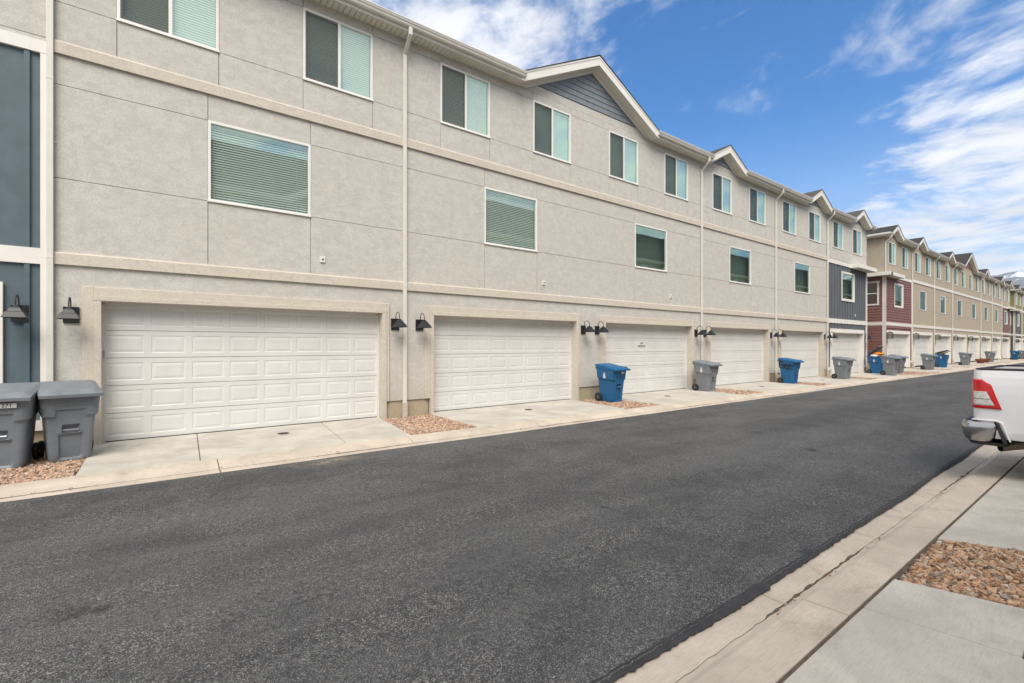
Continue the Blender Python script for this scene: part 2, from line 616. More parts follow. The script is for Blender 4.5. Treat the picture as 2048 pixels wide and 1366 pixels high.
def road():
    """asphalt sheet with a ragged near edge and a gentle crown"""
    mb = MB()
    rnd = random.Random(3)
    xs = []
    x = XA
    while x < XB:
        xs.append(x)
        x += .035 if 1 < x < 14 else (.35 if -8 < x < 40 else 3.0)
    xs.append(XB)
    rows = []
    ph = [rnd.uniform(0, 6) for _ in range(6)]
    for x in xs:
        w = .008 * math.sin(x * .7 + ph[0]) + .003 * math.sin(x * 2.7 + ph[1]) + rnd.uniform(-.009, .007)
        y0 = 1.70 + w + max(0, x - 7) * .012 * (1 if x < 16 else 0) + (.108 if x >= 16 else 0)
        y1 = 7.70 + .012 * math.sin(x * 1.3 + ph[3]) + rnd.uniform(-.006, .006)
        rows.append([(x, y0, -.115), (x, y0 + .004, -.082), (x, y0 + .25, -.066), (x, 4.7, -.03), (x, y1 - .25, -.070), (x, y1 - .004, -.082), (x, y1, -.115)])
    k = len(rows[0])
    vv = [q for r in rows for q in r]
    ff = []
    for i in range(len(rows) - 1):
        for j in range(k - 1):
            ff.append((i * k + j, (i + 1) * k + j, (i + 1) * k + j + 1, i * k + j + 1))
    mb.add(vv, ff)
    tag(mb.build('road', MAT['asphalt'], smooth=True), kind='structure')
    # smooth sealer smeared over the near gutter edge
    ts = MB()
    vv, ff = [], []
    for i, x in enumerate(xs):
        if not (.5 < x < 20):
            continue
        r = rows[i]
        w = max(.006, .030 + .014 * math.sin(x * 1.9 + 1.0) + rnd.uniform(-.006, .006))
        if x > 3.6:
            w *= .55
        vv += [(x, r[1][1] + .02, -.076), (x, r[1][1] - w - .012, -.098)]
    m = len(vv) // 2
    for i in range(m - 1):
        ff.append((2 * i, 2 * i + 2, 2 * i + 3, 2 * i + 1))
    ts.add(vv, ff)
    tag(ts.build('road_edge_sealer', MAT['tar'], smooth=True), kind='structure')
    sub = MB().box(XA, XB, -6.0, 11.2, -.29, -.16)
    tag(sub.build('road_subbase', MAT['mud']), kind='structure')


road()


def prof_strip(name, prof, x0, x1, mat, parent, gap=.006, base=-.2, bevel=.006):
    """one cast length of kerb: prof = [(y,z)...] top line"""
    ys = [p[0] for p in prof]
    poly = list(prof) + [(ys[-1], base), (ys[0], base)]
    mb = MB()
    mb.prism(poly, 'x', x0 + gap, x1 - gap)
    return mb.build(name, mat, parent, bevel=bevel)


FARPROF = [(7.62, -.108), (7.98, -.102), (8.06, -.088), (8.18, -.050), (8.27, -.036), (8.42, -.030)]
NEARPROF = [(1.96, -.112), (1.50, -.116), (1.455, -.103), (1.41, -.048), (1.37, -.030), (1.118, -.020)]
far_kerb = tag(empty('far_kerb', (0, 0, 0)), kind='structure')
x = .69 - 3.05 * 8
while x < 150:
    prof_strip('kerb_length', FARPROF, x, x + 3.05, MAT['kerb'], far_kerb)
    x += 3.05
near_kerb = tag(empty('near_kerb', (0, 0, 0)), kind='structure')
x = 3.49 - 2.95 * 8
while x < 90:
    prof_strip('kerb_length', NEARPROF, x, x + 2.95, MAT['kerb'], near_kerb)
    x += 2.95
def dirt_line(name, y, z, x0, x1, wid, seed):
    rnd = random.Random(seed)
    vv, ff = [], []
    x = x0
    while x < x1:
        a = max(.0004, wid * (math.sin(x * 1.3 + seed) + .25 * math.sin(x * 5.7)) * rnd.uniform(.3, 1.2))
        yy = y + rnd.uniform(-.006, .006)
        vv += [(x, yy - a, z + .004), (x, yy, z + .007), (x, yy + a, z + .005)]
        x += .06
    n_ = len(vv) // 3
    for i in range(n_ - 1):
        ff += [(3 * i, 3 * i + 3, 3 * i + 4, 3 * i + 1), (3 * i + 1, 3 * i + 4, 3 * i + 5, 3 * i + 2)]
    tag(MB().add(vv, ff).build(name, MAT['mud'], smooth=True), kind='structure')


dirt_line('gutter_silt', 7.985, -.102, -12, 60, .020, 4)
dirt_line('gutter_silt', 1.492, -.1145, -6, 30, .014, 9)
# joint of packed mud behind the near kerb
mb = MB()
rnd = random.Random(5)
vv, ff = [], []
i = 0
x = -20.0
while x < 60:
    vv += [(x, 1.135 + rnd.uniform(-.006, .006), -.030 + rnd.uniform(-.004, .004)), (x, 1.085 + rnd.uniform(-.004, .004), -.034 + rnd.uniform(-.006, .004))]
    x += .12
ff = [(2 * i, 2 * i + 1, 2 * i + 3, 2 * i + 2) for i in range(len(vv) // 2 - 1)]
tag(mb.add(vv, ff).build('mud_joint', MAT['mud'], smooth=True), kind='structure')

X0, PITCH, DF = -1.43, 6.28, 10.65


def slab(name, quad, parent, z_near, z_far, mat=None):
    """paving slab, quad = 4 (x,y) corners; z falls from far y to near y"""
    ymin, ymax = min(q[1] for q in quad), max(q[1] for q in quad)
    top = [(q[0], q[1], z_near + (z_far - z_near) * (q[1] - ymin) / (ymax - ymin)) for q in quad]
    bot = [(q[0], q[1], -.18) for q in quad]
    mb = MB()
    mb.add(top + bot, [(0, 1, 2, 3), (7, 6, 5, 4), (0, 4, 5, 1), (1, 5, 6, 2), (2, 6, 7, 3), (3, 7, 4, 0)])
    return mb.build(name, mat or MAT['walk'], parent, bevel=.008)


# far-side driveways: three slabs each, gravel pockets between
far_beds = []
pave = tag(empty('far_driveways'), kind='structure')
starts = [(X0 + PITCH * k, 0.0) for k in range(-1, 6)] + [(39.72 + PITCH * k, .06) for k in range(8)] + [(93.4 + PITCH * k, .06) for k in range(3)]
prev = None
for k, (sx, dz) in enumerate(starts):
    a0, a1 = sx + .53, sx + 5.60      # at the garage
    b0, b1 = sx + .53, sx + 5.30      # at the kerb
    if prev is not None:
        far_beds.append((prev, (a0, b0)))
    js = [0, .29, .74, 1]
    for j in range(3):
        p0, p1 = js[j], js[j + 1]
        g = .005
        quad = [(b0 + (b1 - b0) * p0 + g, 8.425), (b0 + (b1 - b0) * p1 - g, 8.425), (a0 + (a1 - a0) * p1 - g, 10.95), (a0 + (a1 - a0) * p0 + g, 10.95)]
        slab('driveway_slab', quad, pave, -.028, .0)
    prev = (a1, b1)
far_beds.insert(0, ((X0 - .69, X0 - .99), (X0 + .53, X0 + .53)))
far_beds = [b for i, b in enumerate(far_beds) if i != 1]
# near-side paving
npave = tag(empty('near_driveways'), kind='structure')
slab('driveway_slab', [(3.75, .40), (4.47, .40), (4.285, 1.092), (3.66, 1.092)], npave, -.006, -.012)
slab('driveway_slab', [(-2.2, -5), (3.74, .40), (3.652, 1.092), (-2.2, 1.092)], npave, .06, -.012)
slab('driveway_slab', [(-2.2 + .0, -5.0), (6.2, -5.0), (4.48, .392), (3.752, .392)], npave, .06, -.006)
slab('driveway_slab', [(5.83, .40), (12.3, .40), (12.3, 1.092), (5.485, 1.092)], npave, -.006, -.012)
slab('driveway_slab', [(7.0, -5.0), (12.3, -5.0), (12.3, .392), (5.84, .392)], npave, .06, -.006)
for k in range(1, 6):
    slab('driveway_slab', [(7.0 + 6.28 * k, -5.0), (12.3 + 6.28 * k, -5.0), (12.3 + 6.28 * k, 1.075), (7.0 + 6.28 * k, 1.075)], npave, .06, -.012)
for k in range(1, 4):
    slab('driveway_slab', [(-2.9 - 6.28 * k, -5.0), (-2.9 + 5.4 - 6.28 * k, -5.0), (2.5 - 6.28 * k, 1.075), (-2.9 - 6.28 * k, 1.075)], npave, .06, -.012)
tag(MB().box(-20, 60, -5.2, 1.06, -.28, -.07).build('gravel_bed_base', MAT['gravelbase']), kind='structure')
tag(MB().box(XA, XB, 8.43, 10.9, -.28, -.06).build('gravel_strip_base', MAT['gravelbase']), kind='structure')


def gravel(name, inside, x0, x1, y0, y1, count, s0, s1, z, mat, seed, zf=None):
    rnd = random.Random(seed)
    vv, ff = [], []
    made = 0
    base = [(-1, -1, -1), (1, -1, -1), (1, 1, -1), (-1, 1, -1), (-1, -1, 1), (1, -1, 1), (1, 1, 1), (-1, 1, 1)]
    faces = [(0, 3, 2, 1), (4, 5, 6, 7), (0, 1, 5, 4), (1, 2, 6, 5), (2, 3, 7, 6), (3, 0, 4, 7)]
    while made < count:
        px, py = rnd.uniform(x0, x1), rnd.uniform(y0, y1)
        if not inside(px, py):
            continue
        s = rnd.uniform(s0, s1) * (1.5 if rnd.random() < .06 else 1)
        a = rnd.uniform(0, 6.28)
        t, t2 = rnd.uniform(-.5, .5), rnd.uniform(-.5, .5)
        sx, sy, sz = s, s * rnd.uniform(.55, .9), s * rnd.uniform(.3, .55)
        ca, sa = math.cos(a), math.sin(a)
        zz = (zf(px, py) if zf else z) + rnd.uniform(-.012, .010)
        b = len(vv)
        for q in base:
            f = rnd.uniform(.62, 1.05)
            X, Y, Z = q[0] * sx * f * .8, q[1] * sy * f * .8, q[2] * sz * f
            Z += X * t + Y * t2
            vv.append((px + X * ca - Y * sa, py + X * sa + Y * ca, zz + Z))
        ff += [tuple(i + b for i in f) for f in faces]
        made += 1
    me = bpy.data.meshes.new(name)
    me.from_pydata(vv, [], ff)
    me.materials.append(mat)
    return inst(name, me)


labels_bed = ['pinkish crushed gravel under the two grey carts at the left', 'pinkish gravel around the downspout between the first and second garages', 'gravel patch under the plain blue cart',
              'gravel patch under the grey cart by the third garage', 'gravel patch under the blue cart lettered East', 'gravel patch beside the grey cart at the slate sided house']
for k, (L, Rr) in enumerate(far_beds):
    def inside(px, py, L=L, Rr=Rr):
        t = (py - 8.43) / 2.3
        return L[1] + (L[0] - L[1]) * t + .01 < px < Rr[1] + (Rr[0] - Rr[1]) * t - .01
    xa, xb = min(L), max(Rr)
    if xa > 110:
        continue
    near = k < 3
    cnt = int((xb - xa) * 2.2 * (1500 if k < 2 else 900 if k < 4 else 420))
    g = gravel('gravel', inside, xa, xb, 8.44, 10.72, cnt, .016 if near else .022, .034 if near else .045, -.036, MAT['stones'], 40 + k)
    tag(g, labels_bed[k] if k < len(labels_bed) else 'gravel pocket between two far driveways of the tan houses', 'gravel', 'gravel pockets along the garages', 'stuff')


def in_near(px, py):
    t = (1.06 - py) / .66
    return 4.30 + .185 * t < px < 5.48 + .33 * t if py > .4 else 4.50 + (py - .4) * -.32 < px < 5.80 + (py - .4) * -.22


g = gravel('gravel', in_near, 4.2, 7.2, -4.9, 1.07, 9000, .012, .027, -.030, MAT['stones_near'], 90)
g2 = gravel('gravel', in_near, 4.2, 6.2, -.4, 1.07, 4200, .012, .026, -.022, MAT['stones_near'], 91)
tag(g, 'bed of brown crushed stone between the near driveway slabs', 'gravel', 'brown stones of the near bed', 'stuff')
tag(g2, 'bed of brown crushed stone between the near driveway slabs', 'gravel', 'brown stones of the near bed', 'stuff')
g = gravel('loose_pebbles', lambda a, b: (abs(b - 1.43) < .03 * abs(math.sin(a * 3.1)) + .012) and math.sin(a * 1.7 + .5) > -.3, 1.8, 12, 1.35, 1.5, 150, .005, .013, -.088, MAT['stones_near'], 92)
tag(g, 'loose pebbles strewn along the near gutter', 'pebbles', None, 'stuff')
g = gravel('loose_pebbles', lambda a, b: math.sin(a * 1.1) * math.sin(a * .37) > .1, -2, 30, 7.92, 8.06, 260, .006, .014, -.092, MAT['stones'], 93)
tag(g, 'loose pebbles strewn along the far gutter', 'pebbles', None, 'stuff')
g = gravel('loose_pebbles', lambda a, b: True, 35.5, 41, 8.0, 8.75, 420, .015, .035, -.035, MAT['stones'], 94)
tag(g, 'gravel spilled over the far kerb beyond the slate house', 'pebbles', None, 'stuff')

# drain cleanout covers in the driveways
for k, (xx, yy, lab) in enumerate([(1.91, 9.95, 'small round iron cover in the drive of the first garage'), (7.85, 9.80, 'small round iron cover in the drive of the second garage'),
                                   (13.75, 9.65, 'small round iron cover in the drive behind the plain blue cart'), (20.2, 9.6, 'small round iron cover in the drive behind the grey cart by the third garage'),
                                   (26.4, 9.6, 'small round iron cover in the drive behind the cart lettered East')]):
    mb = MB()
    mb.lathe([(.105, -.02), (.105, .002), (.098, .005), (.085, .003), (.05, .004), (.0001, .004)], 24)
    for a in range(4):
        an = a * math.pi / 4
        mb.prism([(math.cos(an) * .07 - math.sin(an) * .006, math.sin(an) * .07 + math.cos(an) * .006), (-math.cos(an) * .07 - math.sin(an) * .006, -math.sin(an) * .07 + math.cos(an) * .006),
                  (-math.cos(an) * .07 + math.sin(an) * .006, -math.sin(an) * .07 - math.cos(an) * .006), (math.cos(an) * .07 + math.sin(an) * .006, math.sin(an) * .07 - math.cos(an) * .006)], 'z', .003, .007)
    o = mb.build('drain_cover', MAT['iron'], loc=(xx, yy, -.028 + .028 * (yy - 8.425) / 2.525 + .003))
    tag(o, lab, 'drain cover', 'drain covers in the driveways')

# ------------------------------------------------------------------ townhouse rows
Z_F, B1, W2, B2, W3, TOP = .38, (3.02, 3.224), (4.44, 5.975), (6.47, 6.68), (7.33, 8.85), 9.08
WX2, WX3 = (2.16, 4.005), ((.83, 2.335), (3.856, 5.36))
DO, DOZ = (.63, 5.58), 2.445
OH = .32
PANEL_T = .12
GAP = .005


def panel_mesh(w, h, mat):
    """embossed raised panel filling a w x h hole"""
    mb = MB()
    def rect(ix, iz, y):
        return [(ix, y, iz), (w - ix, y, iz), (w - ix, y, h - iz), (ix, y, h - iz)]
    rings = [rect(0, 0, 0), rect(.012, .012, .006), rect(.022, .022, .006), rect(.060, .055, .001), rect(.068, .063, .0)]
    vv = [q for r in rings for q in r]
    ff = []
    for i in range(len(rings) - 1):
        for j in range(4):
            j2 = (j + 1) % 4
            ff.append((i * 4 + j, i * 4 + j2, (i + 1) * 4 + j2, (i + 1) * 4 + j))
    b = (len(rings) - 1) * 4
    ff.append((b, b + 1, b + 2, b + 3))
    mb.add(vv, ff)
    return mb


DW, DH = DO[1] - DO[0], 2.44
NCOL, NROW = 8, 5
CW, RH = DW / NCOL, DH / NROW
PW, PH = .515, .315
_panel = panel_mesh(PW, PH, None).mesh('panel', MAT['door'])


def door_mesh(merge, mat, lites=False):
    mb = MB()
    for r in range(NROW):
        z0, z1 = r * RH + (.004 if r else 0), (r + 1) * RH - .004
        pz0 = r * RH + (RH - PH) / 2
        pz1 = pz0 + PH
        mb.box(0, DW, 0, .04, z0, pz0)
        mb.box(0, DW, 0, .04, pz1, z1)
        for c in range(NCOL + 1):
            xa = 0 if c == 0 else (c - 1) * CW + (CW + PW) / 2
            xb = DW if c == NCOL else c * CW + (CW - PW) / 2
            mb.box(xa, xb, 0, .04, pz0, pz1)
        if merge:
            for c in range(NCOL):
                px = c * CW + (CW - PW) / 2
                pm = panel_mesh(PW, PH, None)
                mb.add([(q[0] + px, q[1] + (.02 if lites and r == 4 else 0), q[2] + pz0) for q in pm.v], pm.f, 1 if lites and r == 4 else 0)
    mb.box(.0, DW, .045, .07, 0, DH)
    return mb.mesh('garage_door', [mat, MAT['carglass']])


_door_split = door_mesh(False, MAT['door'])
_door_merge = door_mesh(True, MAT['door'])
_door_lites = door_mesh(True, MAT['door'], True)


def blind_mesh(w, h, closed=True):
    mb = MB()
    n = int(h / .048)
    for i in range(n):
        z = h - .05 - i * .048
        if closed:
            mb.add([(0, .006, z), (w, .006, z), (w, -.004, z - .047), (0, -.004, z - .047)], [(0, 1, 2, 3)])
        else:
            mb.add([(0, .012, z), (w, .012, z), (w, -.010, z - .039), (0, -.010, z - .039)], [(0, 1, 2, 3)])
    mb.box(0, w, -.012, .024, h - .04, h)
    for fx in (.12, .88):
        mb.box(w * fx - .002, w * fx + .002, -.010, -.008, .03, h)
    return mb.mesh('blind', MAT['blind'])


FW = .045
_b3 = blind_mesh((WX3[0][1] - WX3[0][0]) / 2 - FW - .02, W3[1] - W3[0] - 2 * FW)
_b2 = blind_mesh(WX2[1] - WX2[0] - 2 * FW, W2[1] - W2[0] - 2 * FW, False)
_cache = {}


def frame_mb(w, h, fw, y0, y1):
    mb = MB()
    mb.box(0, w, y0, y1, 0, fw)
    mb.box(0, w, y0, y1, h - fw, h)
    mb.box(0, fw, y0, y1, fw, h - fw)
    mb.box(w - fw, w, y0, y1, fw, h - fw)
    return mb


def window(parent, x, z, w, h, slider=True, blind=True, trim=0, left_blind=True):
    """sliding or fixed window; the frame is the part, panes, blind and screen its pieces"""
    key = ('f', round(w, 3), round(h, 3), slider)
    if key not in _cache:
        mb = frame_mb(w, h, FW, -.012, .07)
        if slider:
            mb.box(w / 2 - .028, w / 2 + .028, -.006, .06, FW, h - FW)
            mb.box(FW, w / 2 - .028, .012, .05, FW, FW + .028)
            mb.box(FW, w / 2 - .028, .012, .05, h - FW - .028, h - FW)
            mb.box(FW, FW + .028, .012, .05, FW + .028, h - FW - .028)
        mb.box(-.01, w + .01, -.03, -.012, -.012, .018)
        _cache[key] = mb.mesh('window', MAT['vinyl'])
    wo = inst('window', _cache[key], parent, (x, 0, z))
    def part(nm, mb, mat, k):
        kk = (nm, k)
        if kk not in _cache:
            _cache[kk] = mb().mesh(nm, mat)
        return inst(nm, _cache[kk], wo)
    kk = (round(w, 3), round(h, 3))
    if slider:
        part('pane', lambda: MB().box(FW, w / 2 - .028, .034, .038, FW, h - FW), MAT['glass'], kk + (0,))
        part('pane', lambda: MB().box(w / 2 + .028, w - FW, .020, .024, FW, h - FW), MAT['glass'], kk + (1,))
        part('insect_screen', lambda: MB().box(FW + .004, w / 2 - .028, .004, .006, FW + .004, h - FW - .004), MAT['screen'], kk)
        if blind:
            b = inst('blind', _b3, wo, (w / 2 + .02, .095, FW))
            b['kind'] = 'stuff'
            if left_blind:
                b = inst('blind', _b3, wo, (FW, .095, FW))
                b['kind'] = 'stuff'
    else:
        part('pane', lambda: MB().box(FW, w - FW, .024, .028, FW, h - FW), MAT['glass'], kk + (2,))
        if blind:
            b = inst('blind', _b2, wo, (FW, .095, FW))
            b['kind'] = 'stuff'
    if trim:
        mb = frame_mb(w + 2 * trim, h + 2 * trim, trim - .002, -.035, .0)
        inst('window_trim', mb.mesh('window_trim', MAT['white']), wo, (-trim, 0, -trim))
    return wo


def build_row(name, x0, nunits, z0, st, gables, big, spouts, kinds, doors, blinds2, detail=True, canopies=(), yface=DF, rot=0, depth=11.0, end_left=False, label='', roofpitch=.42, oriel=False):
    root = empty(name, (x0, yface, z0), rot)
    tag(root, label, 'building')
    W = nunits * PITCH
    sm, trim, bandm, sidm, batm, shg = st['stucco'], st['trim'], st['band'], st['gable'], st['low'], st['roof']
    # core
    core = MB()
    core.box(.02, W - .02, .33, depth, 0.0, TOP + .15)
    core.build('wall_core', MAT['interior'], root)
    if not end_left:
        MB().box(-.02, .02, .0, depth, Z_F, TOP).build('side_wall', sm, root)
    MB().box(W - .02, W + .02, .0, depth, Z_F, TOP).build('side_wall', sm, root)
    MB().box(0, W, .24, depth + .04, -.1, TOP).build('back_wall', sm, root) if False else None
    # foundation
    for u in range(nunits):
        ux = u * PITCH
        fd = MB()
        fd.box(ux - .70 + .01 if u else -.02, ux + DO[0] - .13, .03, .19, -.25, Z_F)
        fd.build('foundation', MAT['foundation'], root)
        if u == nunits - 1:
            MB().box(ux + DO[1] + .13, W + .02, .03, .19, -.25, Z_F).build('foundation', MAT['foundation'], root)
    # stucco panels by runs of alike units
    runs = []
    u = 0
    while u < nunits:
        v = u
        while v < nunits and kinds[v] == kinds[u]:
            v += 1
        runs.append((u, v, kinds[u]))
        u = v
    def panel(xa, xb, za, zb):
        if xb - xa < .02 or zb - za < .02:
            return
        MB().box(xa + GAP, xb - GAP, 0, PANEL_T, za + GAP, zb - GAP).build('stucco_panel', sm, root)
    def rows3(xa, xb, us, wins, za, wz, zb, midjoint=True):
        edges = sorted(e for uu in us for wn in wins for e in (uu * PITCH + wn[0], uu * PITCH + wn[1]))
        cols = [xa] + edges + [xb]
        for i in range(len(cols) - 1):
            panel(cols[i], cols[i + 1], za, wz[0])
            panel(cols[i], cols[i + 1], wz[1], zb)
            if i % 2 == 0:
                panel(cols[i], cols[i + 1], wz[0], wz[1])
    rows3(0, W, range(nunits), WX3, B2[1], W3, TOP)
    for (ua, ub, kd) in runs:
        xa, xb = ua * PITCH, ub * PITCH
        if kd == 'stucco':
            rows3(xa, xb, range(ua, ub), [WX2], B1[1], W2, B2[0])
            for uu in range(ua, ub):
                ux = uu * PITCH
                mb = MB()
                mb.box(ux, ux + .39, 0, PANEL_T, Z_F, 2.678)
                mb.box(ux + 5.75, ux + PITCH, 0, PANEL_T, Z_F, 2.678)
                mb.box(ux, ux + PITCH, 0, PANEL_T, 2.678, B1[0])
                mb.build('stucco_panel', sm, root)
        else:
            for uu in range(ua, ub):
                ux = uu * PITCH
                if uu and 'low2' in st:
                    batm = st['low2']
                mb = MB()
                for (a, b, c, d) in [(ux, ux + .39, Z_F, 2.6), (ux + 5.75, ux + PITCH, Z_F, 2.6), (ux, ux + PITCH, 2.6, W2[0]), (ux, ux + WX2[0], W2[0], W2[1]), (ux + WX2[1], ux + PITCH, W2[0], W2[1]), (ux, ux + PITCH, W2[1], 6.42)]:
                    mb.box(a, b, .02, PANEL_T, c, d)
                mb.build('siding_sheet', batm, root)
                def clear(xc, wd, za, zb):
                    """vertical intervals of a batten that do not cross door or window"""
                    iv = [(za, zb)]
                    if ux + DO[0] - .24 < xc < ux + DO[1] + .24:
                        iv = [(max(a, 2.69), b) for a, b in iv if b > 2.69]
                    if ux + WX2[0] - .13 < xc < ux + WX2[1] + .13:
                        iv2 = []
                        for a, b in iv:
                            if a < W2[0] - .12 < b:
                                iv2.append((a, W2[0] - .11))
                                iv2.append((W2[1] + .11, b))
                            else:
                                iv2.append((a, b))
                        iv = [q for q in iv2 if q[1] - q[0] > .03]
                    return iv
                if kd == 'batten':
                    xc = ux + .12 if uu else ux + PITCH - .26
                    stp = .40
                    xs_ = []
                    if uu == 0:
                        xc = ux + PITCH - .27
                        while xc > ux + .1:
                            xs_.append(xc)
                            xc -= stp
                    else:
                        xc = ux + .30
                        while xc < ux + PITCH - .1:
                            xs_.append(xc)
                            xc += stp
                    for xc in xs_:
                        for (za, zb) in [(Z_F + .12, B1[0] - .01), (B1[1] + .03, 6.40)]:
                            for a, b in clear(xc, .07, za, zb):
                                MB().box(xc - .032, xc + .032, -.018, .02, a, b).build('batten', batm, root)
                else:
                    z = Z_F + .05
                    while z < 6.38:
                        h = min(.185, 6.40 - z)
                        segs = [(ux + .12, ux + PITCH - .12)]
                        cuts = []
                        if z < 2.69:
                            cuts.append((ux + DO[0] - .24, ux + DO[1] + .24))
                        if z + h > W2[0] - .1 and z < W2[1] + .1:
                            cuts.append((ux + WX2[0] - .1, ux + WX2[1] + .1))
                        for ca, cb in cuts:
                            segs = [q for a, b in segs for q in ((a, min(b, ca)), (max(a, cb), b)) if q[1] - q[0] > .03]
                        for a, b in segs:
                            mb = MB().prism([(.02, z + .008), (-.030, z + .008), (-.004, z + h), (.02, z + h)], 'x', a, b)
                            mb.build('siding_board', batm, root)
                        z += .185
                # white boards
                mb = MB()
                mb.box(ux, ux + .115, -.03, .02, Z_F - .06, 6.40)
                mb.box(ux + PITCH - .115, ux + PITCH + .02, -.03, .02, Z_F - .06, 6.40)
                mb.build('corner_board', MAT['white'], root)
                MB().box(ux + .115, ux + PITCH - .115, -.028, .02, B1[0] - .02, B1[1] + .03).build('band_board', MAT['white'], root)
                MB().box(ux, ux + PITCH + .02, -.034, .02, 6.402, 6.60).build('band_board', MAT['white'], root)
                MB().box(ux, ux + PITCH, 0, PANEL_T, 6.60, B2[1] - GAP).build('stucco_panel', sm, root)
                MB().box(ux + .115, ux + DO[0] - .185, -.028, .02, Z_F - .06, Z_F + .10).build('base_board', MAT['white'], root)
                MB().box(ux + DO[1] + .185, ux + PITCH - .115, -.028, .02, Z_F - .06, Z_F + .10).build('base_board', MAT['white'], root)
        # bands
        if kd == 'stucco':
            for (za, zb), pr in ((B1, .045), (B2, .045)):
                poly = [(.02, za), (-pr, za), (-pr, zb - .025), (-pr + .018, zb), (.02, zb)] if st['bandsoft'] else [(.02, za), (-pr, za), (-pr, zb), (.02, zb)]
                MB().prism(poly, 'x', xa, xb).build('band', bandm, root)
    # doors, surrounds, windows
    for u in range(nunits):
        ux = u * PITCH
        tm = trim if kinds[u] == 'stucco' else MAT['white']
        d = inst('garage_door', {'split': _door_split, 'merge': _door_merge, 'lites': _door_lites}[doors[u]], root, (ux + DO[0], .22, 0.005))
        if doors[u] == 'split':
            for r in range(NROW):
                for c in range(NCOL):
                    inst('panel', _panel, d, (c * CW + (CW - PW) / 2, 0, r * RH + (RH - PH) / 2))
        # jamb lining + stepped surround
        mb = MB()
        mb.box(ux + DO[0] - .10, ux + DO[0], -.055, .30, -.03, DOZ)
        mb.box(ux + DO[1], ux + DO[1] + .10, -.055, .30, -.03, DOZ)
        mb.box(ux + DO[0] - .10, ux + DO[1] + .10, -.055, .30, DOZ, DOZ + .09)
        mb.build('door_jamb', tm, root, bevel=.008)
        mb = MB()
        mb.box(ux + .39, ux + DO[0] - .10, -.035, .12, Z_F, 2.678)
        mb.box(ux + DO[1] + .10, ux + 5.75, -.035, .12, Z_F, 2.678)
        mb.box(ux + DO[0] - .10, ux + DO[1] + .10, -.035, .12, DOZ + .09, 2.678)
        mb.build('door_surround', tm, root, bevel=.006)
        mb = MB()
        mb.box(ux + DO[0], ux + DO[0] + .035, .185, .22, 0, DOZ - .02)
        mb.box(ux + DO[1] - .035, ux + DO[1], .185, .22, 0, DOZ - .02)
        mb.box(ux + DO[0], ux + DO[1], .185, .22, DOZ - .03, DOZ)
        mb.build('door_stop', MAT['door'], root)
        MB().box(ux + DO[0], ux + DO[1], .20, .25, -.012, .012).build('door_seal', MAT['rubber'], root)
        window(root, ux + WX2[0], W2[0], WX2[1] - WX2[0], W2[1] - W2[0], False, blinds2[u], .10 if kinds[u] != 'stucco' else 0)
        for wi, (a, b) in enumerate(WX3):
            window(root, ux + a, W3[0], b - a, W3[1] - W3[0], True, True, 0, True)
        # hose bib cover plate
        if detail:
            mb = MB()
            mb.box(ux + 4.20, ux + 4.30, -.03, 0, 3.49, 3.62)
            mb.box(ux + 4.235, ux + 4.265, -.042, -.03, 3.54, 3.57, 1)
            mb.build('vent_plate', [MAT['white'], MAT['black']], root)
    # ---- roof line
    gl = []
    for u in range(nunits):
        if gables[u] in ('a', 'b'):
            wx = WX3[0 if gables[u] == 'a' else 1]
            gl.append((u * PITCH + sum(wx) / 2, 1.33))
    for b in big:
        gl.append((b * PITCH, 3.0))
    gl.sort()
    spans = []
    cur = -OH
    for gx, hw in gl:
        spans.append((cur, gx - hw))
        cur = gx + hw
    spans.append((cur, W + OH))
    SZ = TOP
    for a, b in spans:
        if b - a < .05:
            continue
        if detail:
            so = MB()
            x = a
            while x < b - .01:
                e = min(x + .12, b)
                so.box(x + .006, e - .006, -OH + .02, .03, SZ - .012, SZ)
                x = e
            so.box(a, b, -OH + .02, .03, SZ + .03, SZ + .04)
            so.build('soffit', MAT['soffit'], root)
        else:
            MB().box(a, b, -OH + .02, .03, SZ - .01, SZ + .02).build('soffit', MAT['soffit'], root)
        MB().box(a, b, -OH - .002, -OH + .022, SZ - .02, SZ + .21).build('fascia', MAT['gutter'], root)
        y = -OH - .004
        gp = [(y, SZ + .055), (y - .07, SZ + .055), (y - .085, SZ + .075), (y - .092, SZ + .105), (y - .115, SZ + .135), (y - .118, SZ + .165), (y - .128, SZ + .168), (y - .128, SZ + .19),
              (y - .120, SZ + .19), (y - .110, SZ + .165), (y - .10, SZ + .14), (y - .06, SZ + .075), (y - .004, SZ + .075), (y - .004, SZ + .195), (y, SZ + .195)]
        MB().prism(gp, 'x', a - .02, b + .02).build('gutter', MAT['gutter'], root)
    # gables
    for gx, hw in gl:
        sl = .5
        za = SZ + sl * hw
        tz = .23 if hw > 2 else .16
        ht = (za - (SZ + tz)) / sl
        MB().prism([(gx - hw, SZ), (gx + hw, SZ), (gx + ht, SZ + tz), (gx - ht, SZ + tz)], 'y', 0, PANEL_T).build('stucco_panel', sm, root)
        z = SZ + tz + .012
        while za - z > .06:
            h = min(.175, za - z)
            wa, wb = (za - z) / sl, max((za - z - h) / sl, .001)
            mb = MB()
            vv = [(gx - wa, -.022, z), (gx + wa, -.022, z), (gx + wb, -.006, z + h), (gx - wb, -.006, z + h), (gx - wa, .05, z), (gx + wa, .05, z), (gx + wb, .05, z + h), (gx - wb, .05, z + h)]
            mb.add(vv, [(0, 1, 2, 3), (7, 6, 5, 4), (0, 4, 5, 1), (1, 5, 6, 2), (2, 6, 7, 3), (3, 7, 4, 0)])
            mb.build('siding_board', sidm, root)
            z += .175
